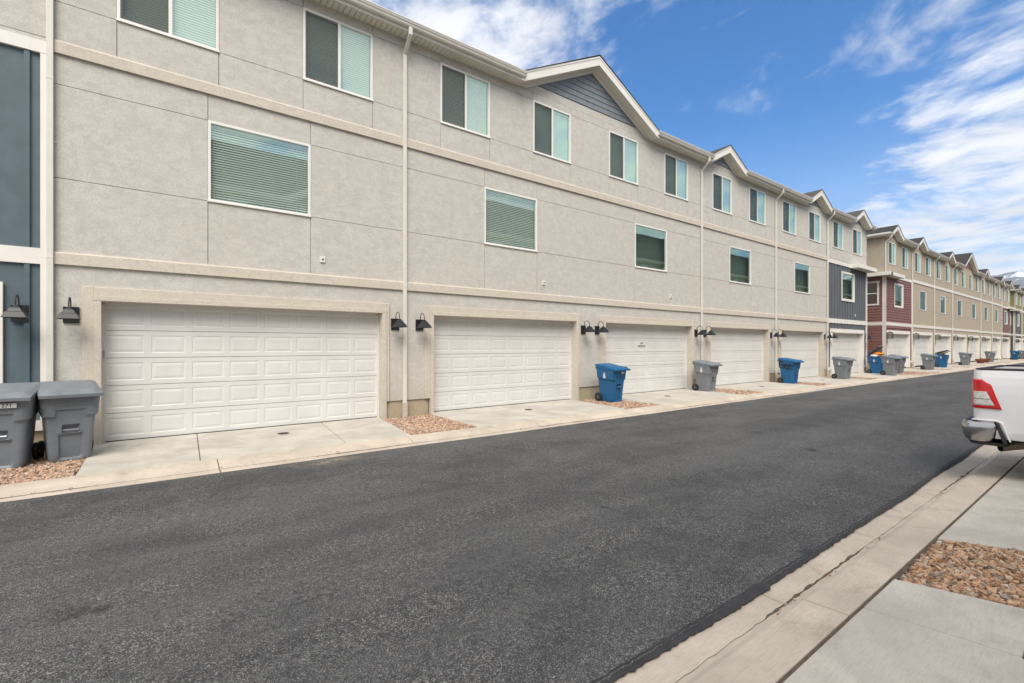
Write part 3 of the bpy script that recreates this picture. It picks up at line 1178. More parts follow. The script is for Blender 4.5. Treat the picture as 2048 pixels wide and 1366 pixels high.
        for s in (-1, 1):
            yf = -OH - .03
            def P(u_, dz):      # u_: distance from the centre, dz above the soffit line
                return (gx + s * u_, za - sl * u_ + dz)
            # frieze on the wall, soffit, rake board, shingle edge
            MB().prism([P(0, -.0), P(hw, 0), P(hw - .2, -.0 - .10 + .10), P(hw - .25, -.12 + .125), P(0, -.13)][:2] + [P(hw - .27, -.135), P(0, -.135)], 'y', -.035, -.02).build('frieze_board', MAT['white'], root)
            so = MB()
            n = max(1, int(hw / .11)) if detail else 1
            for i in range(n):
                u0, u1 = hw * i / n + .002, hw * (i + 1) / n - .002
                so.prism([P(u0, -.012), P(u1, -.012), P(u1, 0), P(u0, 0)], 'y', -OH, .02)
            so.prism([P(0, .001), P(hw, .001), P(hw, .02), P(0, .02)], 'y', -OH, .02)
            so.build('soffit', MAT['soffit'], root)
            e = hw + .10
            MB().prism([P(0, -.03), P(hw, -.03), P(e, .03), P(e, .19), P(0, .19)], 'y', yf, yf + .03).build('rake_board', MAT['white'], root)
            MB().prism([P(0, .192), P(e, .192), P(e, .25), P(0, .25)], 'y', yf - .012, yf + .03).build('rake_trim', MAT['white'], root)
            yb = (za + .30 - (SZ + .22)) / roofpitch - OH - .05 + .06
            A0, F0 = P(0, .30), P(e + .02, .262)
            v3 = [(A0[0], yf - .03, A0[1] - .02), (F0[0], yf - .03, F0[1] - .02), (gx, yb, A0[1] - .02), (A0[0], yf - .03, A0[1]), (F0[0], yf - .03, F0[1]), (gx, yb, A0[1])]
            MB().add(v3, [(0, 1, 2), (3, 5, 4), (0, 3, 4, 1), (1, 4, 5, 2)]).build('gable_roof', shg, root)
    # main hip roof
    def sl_top(hw):
        return SZ + .5 * hw + .30
    e = OH + .05
    zr0 = SZ + .22
    rd = depth / 2
    zr = zr0 + roofpitch * (rd + e)
    vv = [(-e, -e, zr0), (W + e, -e, zr0), (W + e, depth + e, zr0), (-e, depth + e, zr0), (rd, rd, zr), (W - rd, rd, zr)]
    vv += [(q[0], q[1], q[2] - .03) for q in vv[:4]]
    front = [0]
    for gx, hw in gl:
        nb = len(vv)
        yb = (sl_top(hw) - zr0) / roofpitch - e
        for q in ((gx - hw - .1, -e, zr0), (gx, yb, zr0 + roofpitch * (yb + e)), (gx + hw + .1, -e, zr0)):
            vv.append((min(max(q[0], -e + .01), W + e - .01), q[1], q[2]))
        front += [nb, nb + 1, nb + 2]
    front += [1, 5, 4]
    MB().add(vv, [tuple(front), (1, 2, 5), (2, 3, 4, 5), (3, 0, 4), (7, 8, 2, 1), (8, 9, 3, 2), (9, 6, 0, 3)]).build('roof', shg, root)
    for s in (0, 1):
        xa, xb = (-OH, 0) if s == 0 else (W, W + OH)
        MB().box(xa, xb, -OH + .02, depth, SZ - .012, SZ + .02).build('soffit', MAT['soffit'], root)
        xf = -OH - .02 if s == 0 else W + OH - .005
        MB().box(xf, xf + .025, -OH, depth, SZ - .02, SZ + .21).build('fascia', MAT['gutter'], root)
        xg = -OH - .14 if s == 0 else W + OH + .02
        MB().box(xg, xg + .12, -OH - .1, depth, SZ + .06, SZ + .19).build('gutter', MAT['gutter'], root, bevel=.015)
    # downspouts
    for sx in spouts:
        hw, dp = .043, .062
        mb = MB()
        mb.box(sx - hw, sx + hw, -.02 - dp, -.02, .34, SZ - .42)
        p0, p1 = (-.02, SZ - .42), (-OH - .03, SZ - .10)
        mb.prism([(-.02, SZ - .42), (-.02 - dp, SZ - .42), (-OH - .02 - dp, SZ - .12), (-OH - .02, SZ - .12)], 'x', sx - hw, sx + hw)
        mb.prism([(-OH - .02, SZ - .12), (-OH - .02 - dp, SZ - .12), (-OH - .02 - dp, SZ + .06), (-OH - .02, SZ + .06)], 'x', sx - hw, sx + hw)
        for zj in (SZ - .62, 6.0, 3.1):
            mb.box(sx - hw - .003, sx + hw + .003, -.023 - dp, -.018, zj, zj + .035)
        ds = mb.build('downspout', MAT['gutter'], root, bevel=.006)
        MB().box(sx - .055, sx + .055, -.10, -.005, -.1, .345).build('boot', MAT['stucco_trim'], ds, bevel=.01)
        for zj in (7.6, 5.0, 1.9):
            MB().box(sx - .075, sx + .075, -.012, -.002, zj, zj + .03).build('strap', MAT['gutter'], ds)
    # flat canopies at row ends
    for cx0, cx1, side in canopies:
        mb = MB()
        mb.box(cx0, cx1, -.46, -.001 if side == 0 else -.001, 6.37, 6.60)
        mb.build('canopy', MAT['white'], root, bevel=.01)
        MB().box(cx0 + .12, cx1 - .12, -.40, -.06, 6.355, 6.368).build('canopy_soffit', MAT['soffit'], root)
    # visible left end
    if end_left:
        mb = MB()
        mb.box(-.02, .02, .0, depth, 6.6, TOP)
        mb.build('side_wall', sm, root)
        MB().box(.0, .02, .0, depth, Z_F, 6.6).build('side_wall', batm, root)
        mb = MB()
        mb.box(-.03, .0, .0, .115, Z_F - .06, 6.40)
        mb.build('corner_board', MAT['white'], root)
        wy0, wy1, wz0, wz1 = .40, 1.42, 4.5, 5.95
        z = Z_F + .05
        while z < 6.36:
            h = min(.185, 6.38 - z)
            segs = [(.115, depth)]
            if z + h > wz0 - .1 and z < wz1 + .1:
                segs = [(.115, wy0 - .1), (wy1 + .1, depth)]
            if B1[0] - .02 < z + h and z < B1[1] + .03:
                pass
            for a, b in segs:
                mb = MB()
                vv = [(-.034, a, z + .01), (-.034, b, z + .01), (-.004, b, z + h), (-.004, a, z + h), (.0, a, z + .01), (.0, b, z + .01), (.0, b, z + h), (.0, a, z + h)]
                mb.add(vv, [(0, 1, 2, 3), (7, 6, 5, 4), (0, 4, 5, 1), (1, 5, 6, 2), (2, 6, 7, 3), (3, 7, 4, 0)])
                mb.build('siding_board', batm, root)
            z += .185
        MB().box(-.032, 0, .115, depth, B1[0] - .02, B1[1] + .03).build('band_board', MAT['white'], root)
        MB().box(-.50, -.001, -.46, depth * .5, 6.37, 6.60).build('canopy', MAT['white'], root, bevel=.01)
        MB().box(-.02, 0, .0, depth, -.2, Z_F).build('foundation', MAT['foundation'], root)
        wf = MB()
        wf.box(-.05, .0, wy0 - .1, wy1 + .1, wz0 - .1, wz0)
        wf.box(-.05, .0, wy0 - .14, wy1 + .14, wz1, wz1 + .12)
        wf.box(-.05, .0, wy0 - .1, wy0, wz0, wz1)
        wf.box(-.05, .0, wy1, wy1 + .1, wz0, wz1)
        wf.box(-.03, .0, wy0, wy1, (wz0 + wz1) / 2 - .03, (wz0 + wz1) / 2 + .03)
        wo = wf.build('window', MAT['white'], root)
        MB().box(-.012, -.006, wy0, wy1, wz0, (wz0 + wz1) / 2 - .03).build('pane', MAT['glass'], wo)
        MB().box(-.018, -.012, wy0, wy1, (wz0 + wz1) / 2 + .03, wz1).build('pane', MAT['glass'], wo)
    return root


STY1 = dict(stucco=MAT['stucco'], trim=MAT['stucco_trim'], band=MAT['stucco_trim'], gable=MAT['siding'], low=MAT['batten'], low2=MAT['batten2'], roof=MAT['shingle'], bandsoft=True)
STY2 = dict(stucco=MAT['stucco_tan'], trim=MAT['white'], band=MAT['white'], gable=MAT['red'], low=MAT['red'], roof=MAT['shingle2'], bandsoft=False)
STY3 = dict(stucco=MAT['stucco_olive'], trim=MAT['white'], band=MAT['white'], gable=MAT['olive'], low=MAT['olive'], roof=MAT['shingle2'], bandsoft=False)
STY4 = dict(stucco=MAT['stucco_tan'], trim=MAT['white'], band=MAT['white'], gable=MAT['siding'], low=MAT['batten'], roof=MAT['shingle2'], bandsoft=False)

row1 = build_row('townhouse_row', X0 - PITCH, 7, 0.0, STY1, ['a', None, None, None, 'a', 'b', 'b'], [3],
                 [PITCH + .0, 4.70 - X0 + PITCH, 17.38 - X0 + PITCH, 23.74 - X0 + PITCH, 29.92 - X0 + PITCH],
                 ['batten'] + ['stucco'] * 5 + ['batten'], ['split'] * 7, [True, True, True, False, False, False, False],
                 canopies=[(33.4 - X0 + PITCH, 7 * PITCH + .36, 0)],
                 label='long grey stucco townhouse row with white garage doors and slate end houses')
row2 = build_row('townhouse_row', 39.72, 8, .10, STY2, ['a', 'a', 'b', None, None, 'a', 'b', 'b'], [4], [.02, PITCH, 2 * PITCH, 3 * PITCH, 5 * PITCH, 6 * PITCH, 7 * PITCH],
                 ['lap'] + ['stucco'] * 6 + ['lap'], ['merge'] * 8, [False] * 8, detail=False, canopies=[(-.30, 2.75, 0), (8 * PITCH - 2.6, 8 * PITCH + .36, 0)], end_left=True,
                 label='tan stucco townhouse row with dark red siding on its end houses')
row3 = build_row('townhouse_row', 93.4, 3, .10, STY3, ['a', 'a', 'b'], [], [.02, PITCH, 2 * PITCH], ['lap', 'stucco', 'stucco'], ['lites'] * 3, [False] * 3, detail=False, canopies=[(-.30, 2.75, 0)], end_left=True,
                 label='olive green townhouse row farthest down the lane')
row4 = build_row('townhouse_row', 108.5, 18, .05, STY4, [None, None, None, 'a'] + [None] * 8 + ['b', None, None, None, 'a', None], [], [PITCH * k for k in range(1, 18)], ['stucco'] * 18, ['merge'] * 18, [False] * 18, detail=False,
                 yface=-5.2, rot=math.pi, roofpitch=.72, label='beige townhouse row across the lane, seen mirrored in the windows')


# ------------------------------------------------------------------ wall lamps
def barn_lamp():
    root = empty('wall_lamp')
    MB().box(-.10, .10, -.028, 0, -.135, .135).build('back_plate', MAT['black'], root, bevel=.004)
    pts = []
    for i in range(13):
        a = math.pi * i / 12
        pts.append((0, -.17 + .11 * math.cos(a), .155 + .13 * math.sin(a) * .95))
    pts = [(0, -.02, .03), (0, -.05, .035), (0, -.06, .06)] + pts + [(0, -.28, .07)]
    MB().tube(pts, .0095, 8).build('gooseneck', MAT['black'], root, smooth=True)
    sh = MB()
    rings = [(.028, .115), (.032, .088), (.058, .072), (.084, .012), (.100, .006), (.136, -.078), (.132, -.082), (.094, -.010), (.05, .05)]
    vv = []
    for r, z in rings:
        vv += [(-r, -.28 - r, z), (r, -.28 - r, z), (r, -.28 + r, z), (-r, -.28 + r, z)]
    ff = [(i * 4 + j, i * 4 + (j + 1) % 4, (i + 1) * 4 + (j + 1) % 4, (i + 1) * 4 + j) for i in range(len(rings) - 1) for j in range(4)]
    ff.append((0, 1, 2, 3))
    sh.add(vv, ff)
    sh.build('lamp_shade', MAT['black'], root, bevel=.003)
    MB().lathe([(.0001, -.075), (.02, -.07), (.032, -.05), (.03, -.02), (.018, .01), (.018, .03)], 12, c=(0, -.28, 0)).build('bulb', MAT['bulb'], root, smooth=True)
    return root


ordn = ['slate house at the left edge', 'biggest garage door', 'second garage door', 'garage door with the black address', 'fourth garage door', 'fifth garage door', 'sixth garage door, slate house']
proto = barn_lamp()
first = True
for u in range(-1, 6):
    for s, rx in (('left', .25), ('right', 5.90)):
        if u == -1 and s == 'left':
            continue
        o = proto if first else copy_tree(proto)
        first = False
        dx = .0
        if u == -1:
            dx = .03
        o.location = (X0 + PITCH * u + rx + dx, DF - (.005 if u in (-1, 5) else 0), 2.195)
        tag(o, 'black gooseneck wall lamp ' + ('on the ' if u == -1 else '%s of the ' % s) + ordn[u + 1], 'lamp', 'black gooseneck lamps')


def lantern():
    root = empty('wall_lantern')
    MB().box(-.06, .06, -.02, 0, -.08, .12).build('back_plate', MAT['black'], root)
    mb = MB()
    for sx in (-1, 1):
        for sy in (-1, 1):
            mb.box(sx * .13 - .011, sx * .13 + .011, -.20 + sy * .13 - .011, -.20 + sy * .13 + .011, -.22, .16)
    mb.box(-.145, .145, -.345, -.055, -.235, -.215)
    mb.box(-.02, .02, -.1, -.0, .12, .15)
    mb.build('frame', MAT['black'], root)
    MB().add([(-.17, -.37, .16), (.17, -.37, .16), (.17, -.03, .16), (-.17, -.03, .16), (0, -.2, .25)], [(3, 2, 1, 0), (0, 1, 4), (1, 2, 4), (2, 3, 4), (3, 0, 4)]).build('cap', MAT['black'], root)
    MB().box(-.12, .12, -.32, -.08, -.21, .155).build('glass', MAT['glass_clear'], root)
    MB().lathe([(.025, -.1), (.03, 0), (.012, .08)], 10, c=(0, -.2, 0)).build('bulb', MAT['bulb'], root)
    return root


names = ['beside the left jamb of the red sided house', 'between the red house and the first tan garage', 'between the first and second tan garages', 'at the start of the pair under the big gable', 'under the middle of the big gable',
         'past the big gable pair', 'between the last two tan garages', 'before the farthest red sided house']
proto = lantern()
for k in range(8):
    o = proto if k == 0 else copy_tree(proto)
    o.location = (39.72 + PITCH * k + (.22 if k else .30), DF - .035, 2.42)
    tag(o, 'square black lantern ' + names[k], 'lantern', 'square lanterns on the tan row')
o = copy_tree(proto)
o.location = (93.4 + .3, DF - .035, 2.42)
tag(o, 'square black lantern on the corner of the olive house', 'lantern', 'square lanterns on the olive row')
# cone lamp on the end wall facing the gap
o = MB().add([(-.06, -.1, .0), (-.06, .1, 0), (-.22, .08, -.10), (-.22, -.08, -.10), (0, -.12, .06), (0, .12, .06)], [(0, 1, 2, 3), (0, 4, 5, 1), (0, 3, 4), (1, 5, 2), (4, 3, 2, 5)]).build('wall_lamp', MAT['steel'], loc=(39.70, DF + .95, 2.55))
tag(o, 'small pale wedge lamp on the dark red end wall', 'lamp')


# ------------------------------------------------------------------ lettering
def text_mesh(name, s, size, mat, ext=.002):
    cu = bpy.data.curves.new(name, 'FONT')
    cu.body = s
    cu.size = size
    cu.extrude = ext
    cu.align_x = 'CENTER'
    t = bpy.data.objects.new(name, cu)
    COL.objects.link(t)
    dg = bpy.context.evaluated_depsgraph_get()
    me = bpy.data.meshes.new_from_object(t.evaluated_get(dg))
    bpy.data.objects.remove(t)
    me.materials.clear()
    me.materials.append(mat)
    return me


door3 = [c for c in row1.children if c.name.startswith('garage_door')][3]
for s, z, sz in (('414', 1.745, .10), ('GEORGE ST', 1.645, .085)):
    o = inst('address_lettering', text_mesh('address_lettering', s, sz, MAT['ink']), door3, (DW * .44, -.004, z))
    o.rotation_euler = (R(90), 0, 0)


brk = MB().box(0, .03, -.02, .01, 1.46, 1.60).build('track_bracket', MAT['steel'], [c for c in row1.children if c.name.startswith('garage_door')][1], loc=(-.005, -.03, 0))


# ------------------------------------------------------------------ wheeled carts
def ramp01(v, a, b):
    t = min(1, max(0, (v - a) / (b - a)))
    return t * t * (3 - 2 * t)


def zsl(y, z):
    return z * (1 + .045 * y / .33)


def cart_half(z):
    """half width, front and back of the cart at height z"""
    t = z / 1.0
    return .235 + .068 * t, -(.255 + .085 * t), .255 + .06 * t


def cart_body():
    zs = sorted(set([.0, .015, .04, .08] + [.08 + .02 * i for i in range(46)] + [.985, 1.0]))
    N = 26     # samples per side
    rings = []
    for z in zs:
        hw, yf, yb = cart_half(z)
        sh = .032 * ramp01(z, .665, .70)          # shoulder collar
        pts = []
        rc = .06
        loop = []
        for i in range(N):
            loop.append(('f', -1 + 2 * i / N))
        for i in range(N):
            loop.append(('r', -1 + 2 * i / N))
        for i in range(N):
            loop.append(('b', 1 - 2 * i / N))
        for i in range(N):
            loop.append(('l', 1 - 2 * i / N))
        bot = .03 * (1 - ramp01(z, 0, .05))
        for side, u in loop:
            # soften the distribution so corners get points
            uu = math.copysign(1 - (1 - abs(u)) ** 1.25, u)
            cy, hy = (yf + yb) / 2, (yb - yf) / 2
            if side == 'f':
                x, y = uu * hw, yf
            elif side == 'r':
                x, y = hw, cy + uu * hy
            elif side == 'b':
                x, y = uu * hw, yb
            else:
                x, y = -hw, cy + uu * hy
            # round the corner (superellipse pull)
            ax, ay = abs(x) / hw, abs(y - cy) / hy
            ex, ey = max(0, abs(x) - (hw - rc)), max(0, abs(y - cy) - (hy - rc))
            if ex > 0 and ey > 0:
                L = math.hypot(ex, ey)
                k = rc / L if L > rc else 1
                x = math.copysign(hw - rc + ex * k, x)
                y = cy + math.copysign(hy - rc + ey * k, y - cy)
            off = sh * (1 if side != 'b' else .3)
            if side == 'f':
                fx = abs(x)
                inside = ramp01(fx, .165, .150)
                # collar is notched in the middle
                off = sh * (1 - inside * (1 - ramp01(z, .83, .86)))
                # lower centre panel and grab-bar pocket recessed
                off -= .035 * ramp01(fx, .135, .118) * ramp01(z, .415, .39) * ramp01(z, .01, .03)
                off -= .030 * ramp01(fx, .20, .185) * ramp01(z, .455, .43) * 0
                off -= .055 * ramp01(fx, .095, .083) * ramp01(z, .42, .432) * ramp01(z, .548, .535)
            dx, dy = {'f': (0, -1), 'r': (1, 0), 'b': (0, 1), 'l': (-1, 0)}[side]
            # push outward; corners follow both faces so the collar stays closed
            if ex > 0 and ey > 0:
                L = math.hypot(ex, ey)
                dx, dy = math.copysign(ex / L, x), math.copysign(ey / L, y - cy)
                off = max(off, sh * .9)
            pts.append((x * (1 - bot) + dx * off, y + dy * off - math.copysign(bot * .3, y), z + (.0 if z > .05 else 0)))
        rings.append(pts)
    # rim lip
    last = rings[-1]
    cx, cy = 0, (cart_half(1.0)[1] + cart_half(1.0)[2]) / 2
    rings.append([(p[0] * 1.04, cy + (p[1] - cy) * 1.035, 1.0) for p in last])
    rings.append([(p[0] * 1.04, cy + (p[1] - cy) * 1.035, 1.025) for p in last])
    rings.append([(p[0] * .97, cy + (p[1] - cy) * .97, 1.025) for p in last])
    rings.append([(p[0] * .93, cy + (p[1] - cy) * .93, .80) for p in last])
    M = len(rings[0])
    vv = [q for r in rings for q in r]
    ff = []
    for i in range(len(rings) - 1):
        for k in range(M):
            k2 = (k + 1) % M
            ff.append((i * M + k, i * M + k2, (i + 1) * M + k2, (i + 1) * M + k))
    ff.append(tuple(range(M))[::-1])
    ff.append(tuple(range((len(rings) - 1) * M, len(rings) * M)))
    mb = MB().add([(q[0], q[1], zsl(q[1], q[2])) for q in vv], ff)
    return mb


def cart_lid():
    """hinge axis at y=0,z=0; the lid reaches to -y"""
    D_, Wd = .83, .350
    mb = MB()
    nx, ny = 18, 20
    def hgt(u, v):
        e = min(1, (1 - abs(u)) * 6) * min(1, (1 - v) * 7) * min(1, v * 9 + .3)
        z = .012 + .040 * ramp01(e, 0, 1)
        # two raised grips near the front edge
        for gx in (-.62, .62):
            z += .020 * ramp01(abs(u - gx), .22, .16) * ramp01(v, .82, .85) * ramp01(v, .97, .94)
        z += .010 * ramp01(abs(u), .46, .40) * ramp01(v, .12, .2) * ramp01(v, .86, .8)
        return z
    top = [[(Wd * u, -D_ * v, hgt(u, v) + .035 * (1 - v)) for u in [-1 + 2 * i / nx for i in range(nx + 1)]] for v in [j / ny for j in range(ny + 1)]]
    vv = [q for r in top for q in r]
    w = nx + 1
    ff = [(j * w + i, j * w + i + 1, (j + 1) * w + i + 1, (j + 1) * w + i) for j in range(ny) for i in range(nx)]
    # skirt
    rim = [j * w for j in range(ny + 1)] + [ny * w + i for i in range(1, nx + 1)] + [j * w + nx for j in range(ny - 1, -1, -1)] + [i for i in range(nx - 1, 0, -1)]
    b = len(vv)
    for r in rim:
        q = vv[r]
        vv.append((q[0], q[1], q[2] - .042))
    for i in range(len(rim)):
        i2 = (i + 1) % len(rim)
        ff.append((rim[i], rim[i2], b + i2, b + i))
    ff.append(tuple(b + i for i in range(len(rim))))
    mb.add(vv, ff)
    return mb


_cb, _cl = cart_body(), cart_lid()
CART = {}
for cn, mt in (('grey', MAT['bin_grey']), ('blue', MAT['bin_blue'])):
    CART[cn] = (_cb.mesh('body', mt, True), _cl.mesh('lid', mt, True))
_liddark = _cl.mesh('lid', MAT['bin_dark'], True)
_tyre = MB().lathe([(.07, -.028), (.118, -.028), (.128, -.02), (.128, .02), (.118, .028), (.07, .028)], 24, 'x').mesh('wheel', MAT['rubber'], True)
_hubm = MB().lathe([(.018, -.034), (.03, -.034), (.032, -.024), (.075, -.020), (.075, .020), (.032, .024), (.03, .034), (.018, .034)], 12, 'x')
for a in range(5):
    an = a * 2 * math.pi / 5
    _hubm.tube([(-.027, math.cos(an) * .02, math.sin(an) * .02), (-.027, math.cos(an) * .078, math.sin(an) * .078)], .010, 6)
_hub = _hubm.mesh('hub', MAT['hub'])
_bar = MB().tube([(-.085, -.295, .455), (.085, -.295, .455)], .012, 8).mesh('grab_bar', MAT['steel'], True)
_axle = MB().tube([(-.30, .245, .125), (.30, .245, .125)], .012, 8).mesh('axle', MAT['steel'])
_handle = MB().tube([(-.25, .33, .98), (-.25, .405, 1.02), (-.19, .42, 1.03), (.19, .42, 1.03), (.25, .405, 1.02), (.25, .33, .98)], .016, 8)


def side_x(z, extra=.0):
    hw = cart_half(z)[0] + .032 * ramp01(z, .665, .70)
    return -(hw + extra)


def side_marks(strokes, z0, y0, sc, wd, mb=None, ex=.0035):
    """flat strokes on the -x face; stroke points (u,v): u toward -y, v up"""
    mb = mb or MB()
    for st in strokes:
        for (a, b) in zip(st[:-1], st[1:]):
            d = Vector((b[0] - a[0], b[1] - a[1]))
            if d.length == 0:
                continue
            d.normalize()
            n = Vector((-d.y, d.x)) * wd / 2
            e = d * wd * .3
            q = [(a[0] * sc + n.x - e.x, a[1] * sc + n.y - e.y), (b[0] * sc + n.x + e.x, b[1] * sc + n.y + e.y), (b[0] * sc - n.x + e.x, b[1] * sc - n.y + e.y), (a[0] * sc - n.x - e.x, a[1] * sc - n.y - e.y)]
            top = [(side_x(z0 + v, ex), y0 - u, zsl(y0 - u, z0 + v)) for u, v in q]
            bot = [(side_x(z0 + v, -.004), y0 - u, zsl(y0 - u, z0 + v)) for u, v in q]
            mb.add(top + bot, [(0, 1, 2, 3), (7, 6, 5, 4), (0, 4, 5, 1), (1, 5, 6, 2), (2, 6, 7, 3), (3, 7, 4, 0)])
    return mb


def logo_mb():
    """small emblem: bent arrow, a can outline and a text block below"""
    arc = [(.02 + .028 * math.cos(a), .145 + .022 * math.sin(a)) for a in [2.6 - i * .55 for i in range(8)]]
    mb = side_marks([arc, [(-.02, .10), (.06, .10)], [(-.012, .115), (.052, .115)]], .72, .02, 1, .012)
    side_marks([[(-.02, .0), (.06, .0)], [(-.02, .02), (.06, .02)], [(-.02, .04), (.06, .04)], [(-.02, .06), (.06, .06)], [(-.02, .08), (.05, .08)]], .72, .02, 1, .013, mb)
    return mb


_logo = logo_mb().mesh('emblem', MAT['sticker'])


def cart(colour, loc, rz, label, lid=0.0, dark=False, tiltz=0.0, emblem=True):
    root = empty('wheeled_cart', loc, rz)
    root.rotation_euler = (tiltz, 0, rz)
    inst('body', CART[colour][0], root)
    lo = inst('lid', _liddark if dark else CART[colour][1], root, (0, .345, 1.078))
    lo.rotation_euler = (R(7.2) - lid, 0, 0)
    for s in (-1, 1):
        w = inst('wheel', _tyre, root, (s * .275, .245 + .02, .128))
        inst('hub', _hub, w)
    inst('grab_bar', _bar, root)
    inst('axle', _axle, root)
    hm = _handle.mesh('handle', MAT['bin_grey'] if colour == 'grey' else MAT['bin_blue'], True)
    inst('handle', hm, root)
    if emblem:
        inst('emblem', _logo, root)
    tag(root, label, 'trash cart', 'wheeled carts set out along the lane')
    return root


ZB = -.012
c1 = cart('grey', (-1.76, 9.63, ZB), R(-2), 'grey lidded cart cut off by the left edge, numbered 71')
c2 = cart('grey', (-1.12, 9.80, ZB), R(12), 'grey lidded cart between the cut-off cart and the first garage door')
c3 = cart('blue', (11.14, 9.84, ZB), R(3), 'plain closed blue cart between the second and third garage doors')
c4 = cart('grey', (16.55, 9.93, ZB), R(1), 'grey cart standing right of the third garage door')
c5 = cart('blue', (23.06, 9.72, ZB), R(-4), 'blue cart with East scrawled in black on its side', emblem=False)
c6 = cart('grey', (28.30, 9.35, ZB), R(-8), 'grey cart in front of the slate house garage')
c7 = cart('blue', (35.55, 9.95, ZB), R(-4), 'blue cart with dark lid propped open over orange rubbish', lid=R(52), dark=True)
c8 = cart('grey', (34.05, 8.86, ZB), R(-6), 'front one of the two grey carts beside the open blue cart')
c9 = cart('grey', (36.9, 9.25, ZB), R(-4), 'rear one of the two grey carts, half hidden behind its twin')
c10 = cart('grey', (44.05, 9.25, ZB), R(-3), 'closed grey cart left of the overfilled blue cart')
c11 = cart('blue', (49.7, 9.62, ZB), R(-2), 'overfilled blue cart with a white box under its raised lid', lid=R(27), dark=True)
c12 = cart('grey', (56.75, 9.45, ZB), R(-3), 'grey cart just left of the terracotta pots')
c14 = cart('grey', (70.0, 9.75, ZB), R(-3), 'grey cart right of the terracotta pots, lid ajar', lid=R(6))
c15 = cart('blue', (84.5, 9.6, ZB), R(-3), 'farthest blue cart, above the truck bed')
c16 = cart('grey', (90.5, 9.6, ZB), R(-3), 'farthest grey cart at the right edge')

# 71 plate and lettering on the cut-off cart
pl = MB().box(-.02, .20, -.395, -.380, .850, .910).build('number_plate', MAT['sticker'], c1)
o = inst('number', text_mesh('number', '271', .07, MAT['ink']), pl, (.105, -.3955, .858))
o.rotation_euler = (R(90), 0, 0)
# East scrawl
E_ = [[(.14, .20), (.0, .205), (.0, .0), (.14, -.01)], [(.0, .10), (.12, .10)]]
a_ = [[(.27, .10), (.20, .13), (.17, .07), (.20, .01), (.26, .03), (.28, .11), (.29, .0)]]
s_ = [[(.42, .11), (.36, .13), (.34, .08), (.41, .03), (.39, -.03), (.32, -.03)]]
t_ = [[(.47, .18), (.47, .0), (.51, -.02)], [(.42, .09), (.60, .10)]]
side_marks([[(u, v * 1.25) for u, v in st] for st in E_ + a_ + s_ + t_], .70, .27, .98, .058, None, .008).build('scrawled_lettering', MAT['ink'], c5)
# small sticker on the front of blue cart
MB().box(.04, .17, -.380, -.360, .855, .905).build('sticker', MAT['sticker'], c3)

# rubbish in the open carts
def lumpy(name, c, s, mat, seed, n=2):
    bm = bmesh.new()
    bmesh.ops.create_icosphere(bm, subdivisions=n, radius=1)
    rnd = random.Random(seed)
    for v in bm.verts:
        k = 1 + rnd.uniform(-.22, .16)
        v.co = Vector((v.co.x * s[0] * k, v.co.y * s[1] * k, v.co.z * s[2] * k))
    me = bpy.data.meshes.new(name)
    bm.to_mesh(me)
    bm.free()
    me.materials.append(mat)
    return inst(name, me, None, c)


tag(lumpy('orange_package', (35.50, 9.80, 1.20), (.27, .30, .10), MAT['bag'], 3), 'crumpled orange packaging on top of the open blue cart', 'packaging')
tag(lumpy('trash_bag', (35.40, 10.0, 1.08), (.25, .26, .09), MAT['bagwhite'], 4), 'white bag under the orange packaging in the open cart', 'trash bag')
bx = MB().box(-.22, .22, -.30, .22, -.03, .03).build('white_box', MAT['bagwhite'], None, bevel=.006, loc=(49.72, 9.36, 1.20))
bx.rotation_euler = (R(-30), R(8), 0)
tag(bx, 'flat white box sticking out of the overfilled blue cart', 'box')
tag(lumpy('cardboard_scrap', (49.65, 9.65, 1.08), (.25, .24, .10), MAT['cardboard'], 5), 'brown cardboard stuffed into the overfilled blue cart', 'cardboard')
bd = MB().box(-.02, .02, -.35, .35, 0, .95).build('leaning_board', MAT['bin_dark'], None, loc=(50.9, 10.0, -.02))
bd.rotation_euler = (R(-20), R(4), 0)
tag(bd, 'dark board leaning behind the overfilled blue cart', 'board')
gj = MB()
gj.lathe([(.10, 0), (.12, .02), (.12, .40), (.10, .46), (.04, .50), (.04, .54), (.0001, .54)], 16)
tag(gj.build('green_canister', MAT['green'], None, True, loc=(35.6, 9.25, -.012)), 'pale green canister between the open blue cart and the grey carts', 'canister')
for k, (px, py) in enumerate([(64.2, 9.6), (67.6, 9.75)]):
    mb = MB().lathe([(.22, 0), (.36, .34), (.40, .34), (.40, .42), (.34, .42), (.30, .30), (.0001, .30)], 24)
    tag(mb.build('flower_pot', MAT['terracotta'], None, True, loc=(px, py, -.015)), ['front empty terracotta pot between two grey carts', 'rear empty terracotta pot between two grey carts'][k], 'flower pot', 'terracotta pots')


# ------------------------------------------------------------------ pickup truck
def rrect(hw, y0, y1, r, n=8):
    """closed rounded rectangle, x=+-hw, y0..y1 counter clockwise"""
    pts = []
    for cx, cy, a0 in ((hw - r, y1 - r, 0), (-hw + r, y1 - r, 90), (-hw + r, y0 + r, 180), (hw - r, y0 + r, 270)):
        for i in range(n + 1):
            a = R(a0 + 90 * i / n)
            pts.append((cx + r * math.cos(a), cy + r * math.sin(a)))
    return pts


def loft(sections, close=True):
    """sections = [(points2d, z)]"""
    mb = MB()
    n = len(sections[0][0])
    vv = [(p[0], p[1], z) for pts, z in sections for p in pts]
    ff = [(i * n + k, i * n + (k + 1) % n, (i + 1) * n + (k + 1) % n, (i + 1) * n + k) for i in range(len(sections) - 1) for k in range(n)]
    if close:
        ff.append(tuple(range(n))[::-1])
        ff.append(tuple(range((len(sections) - 1) * n, len(sections) * n)))
    return mb.add(vv, ff)


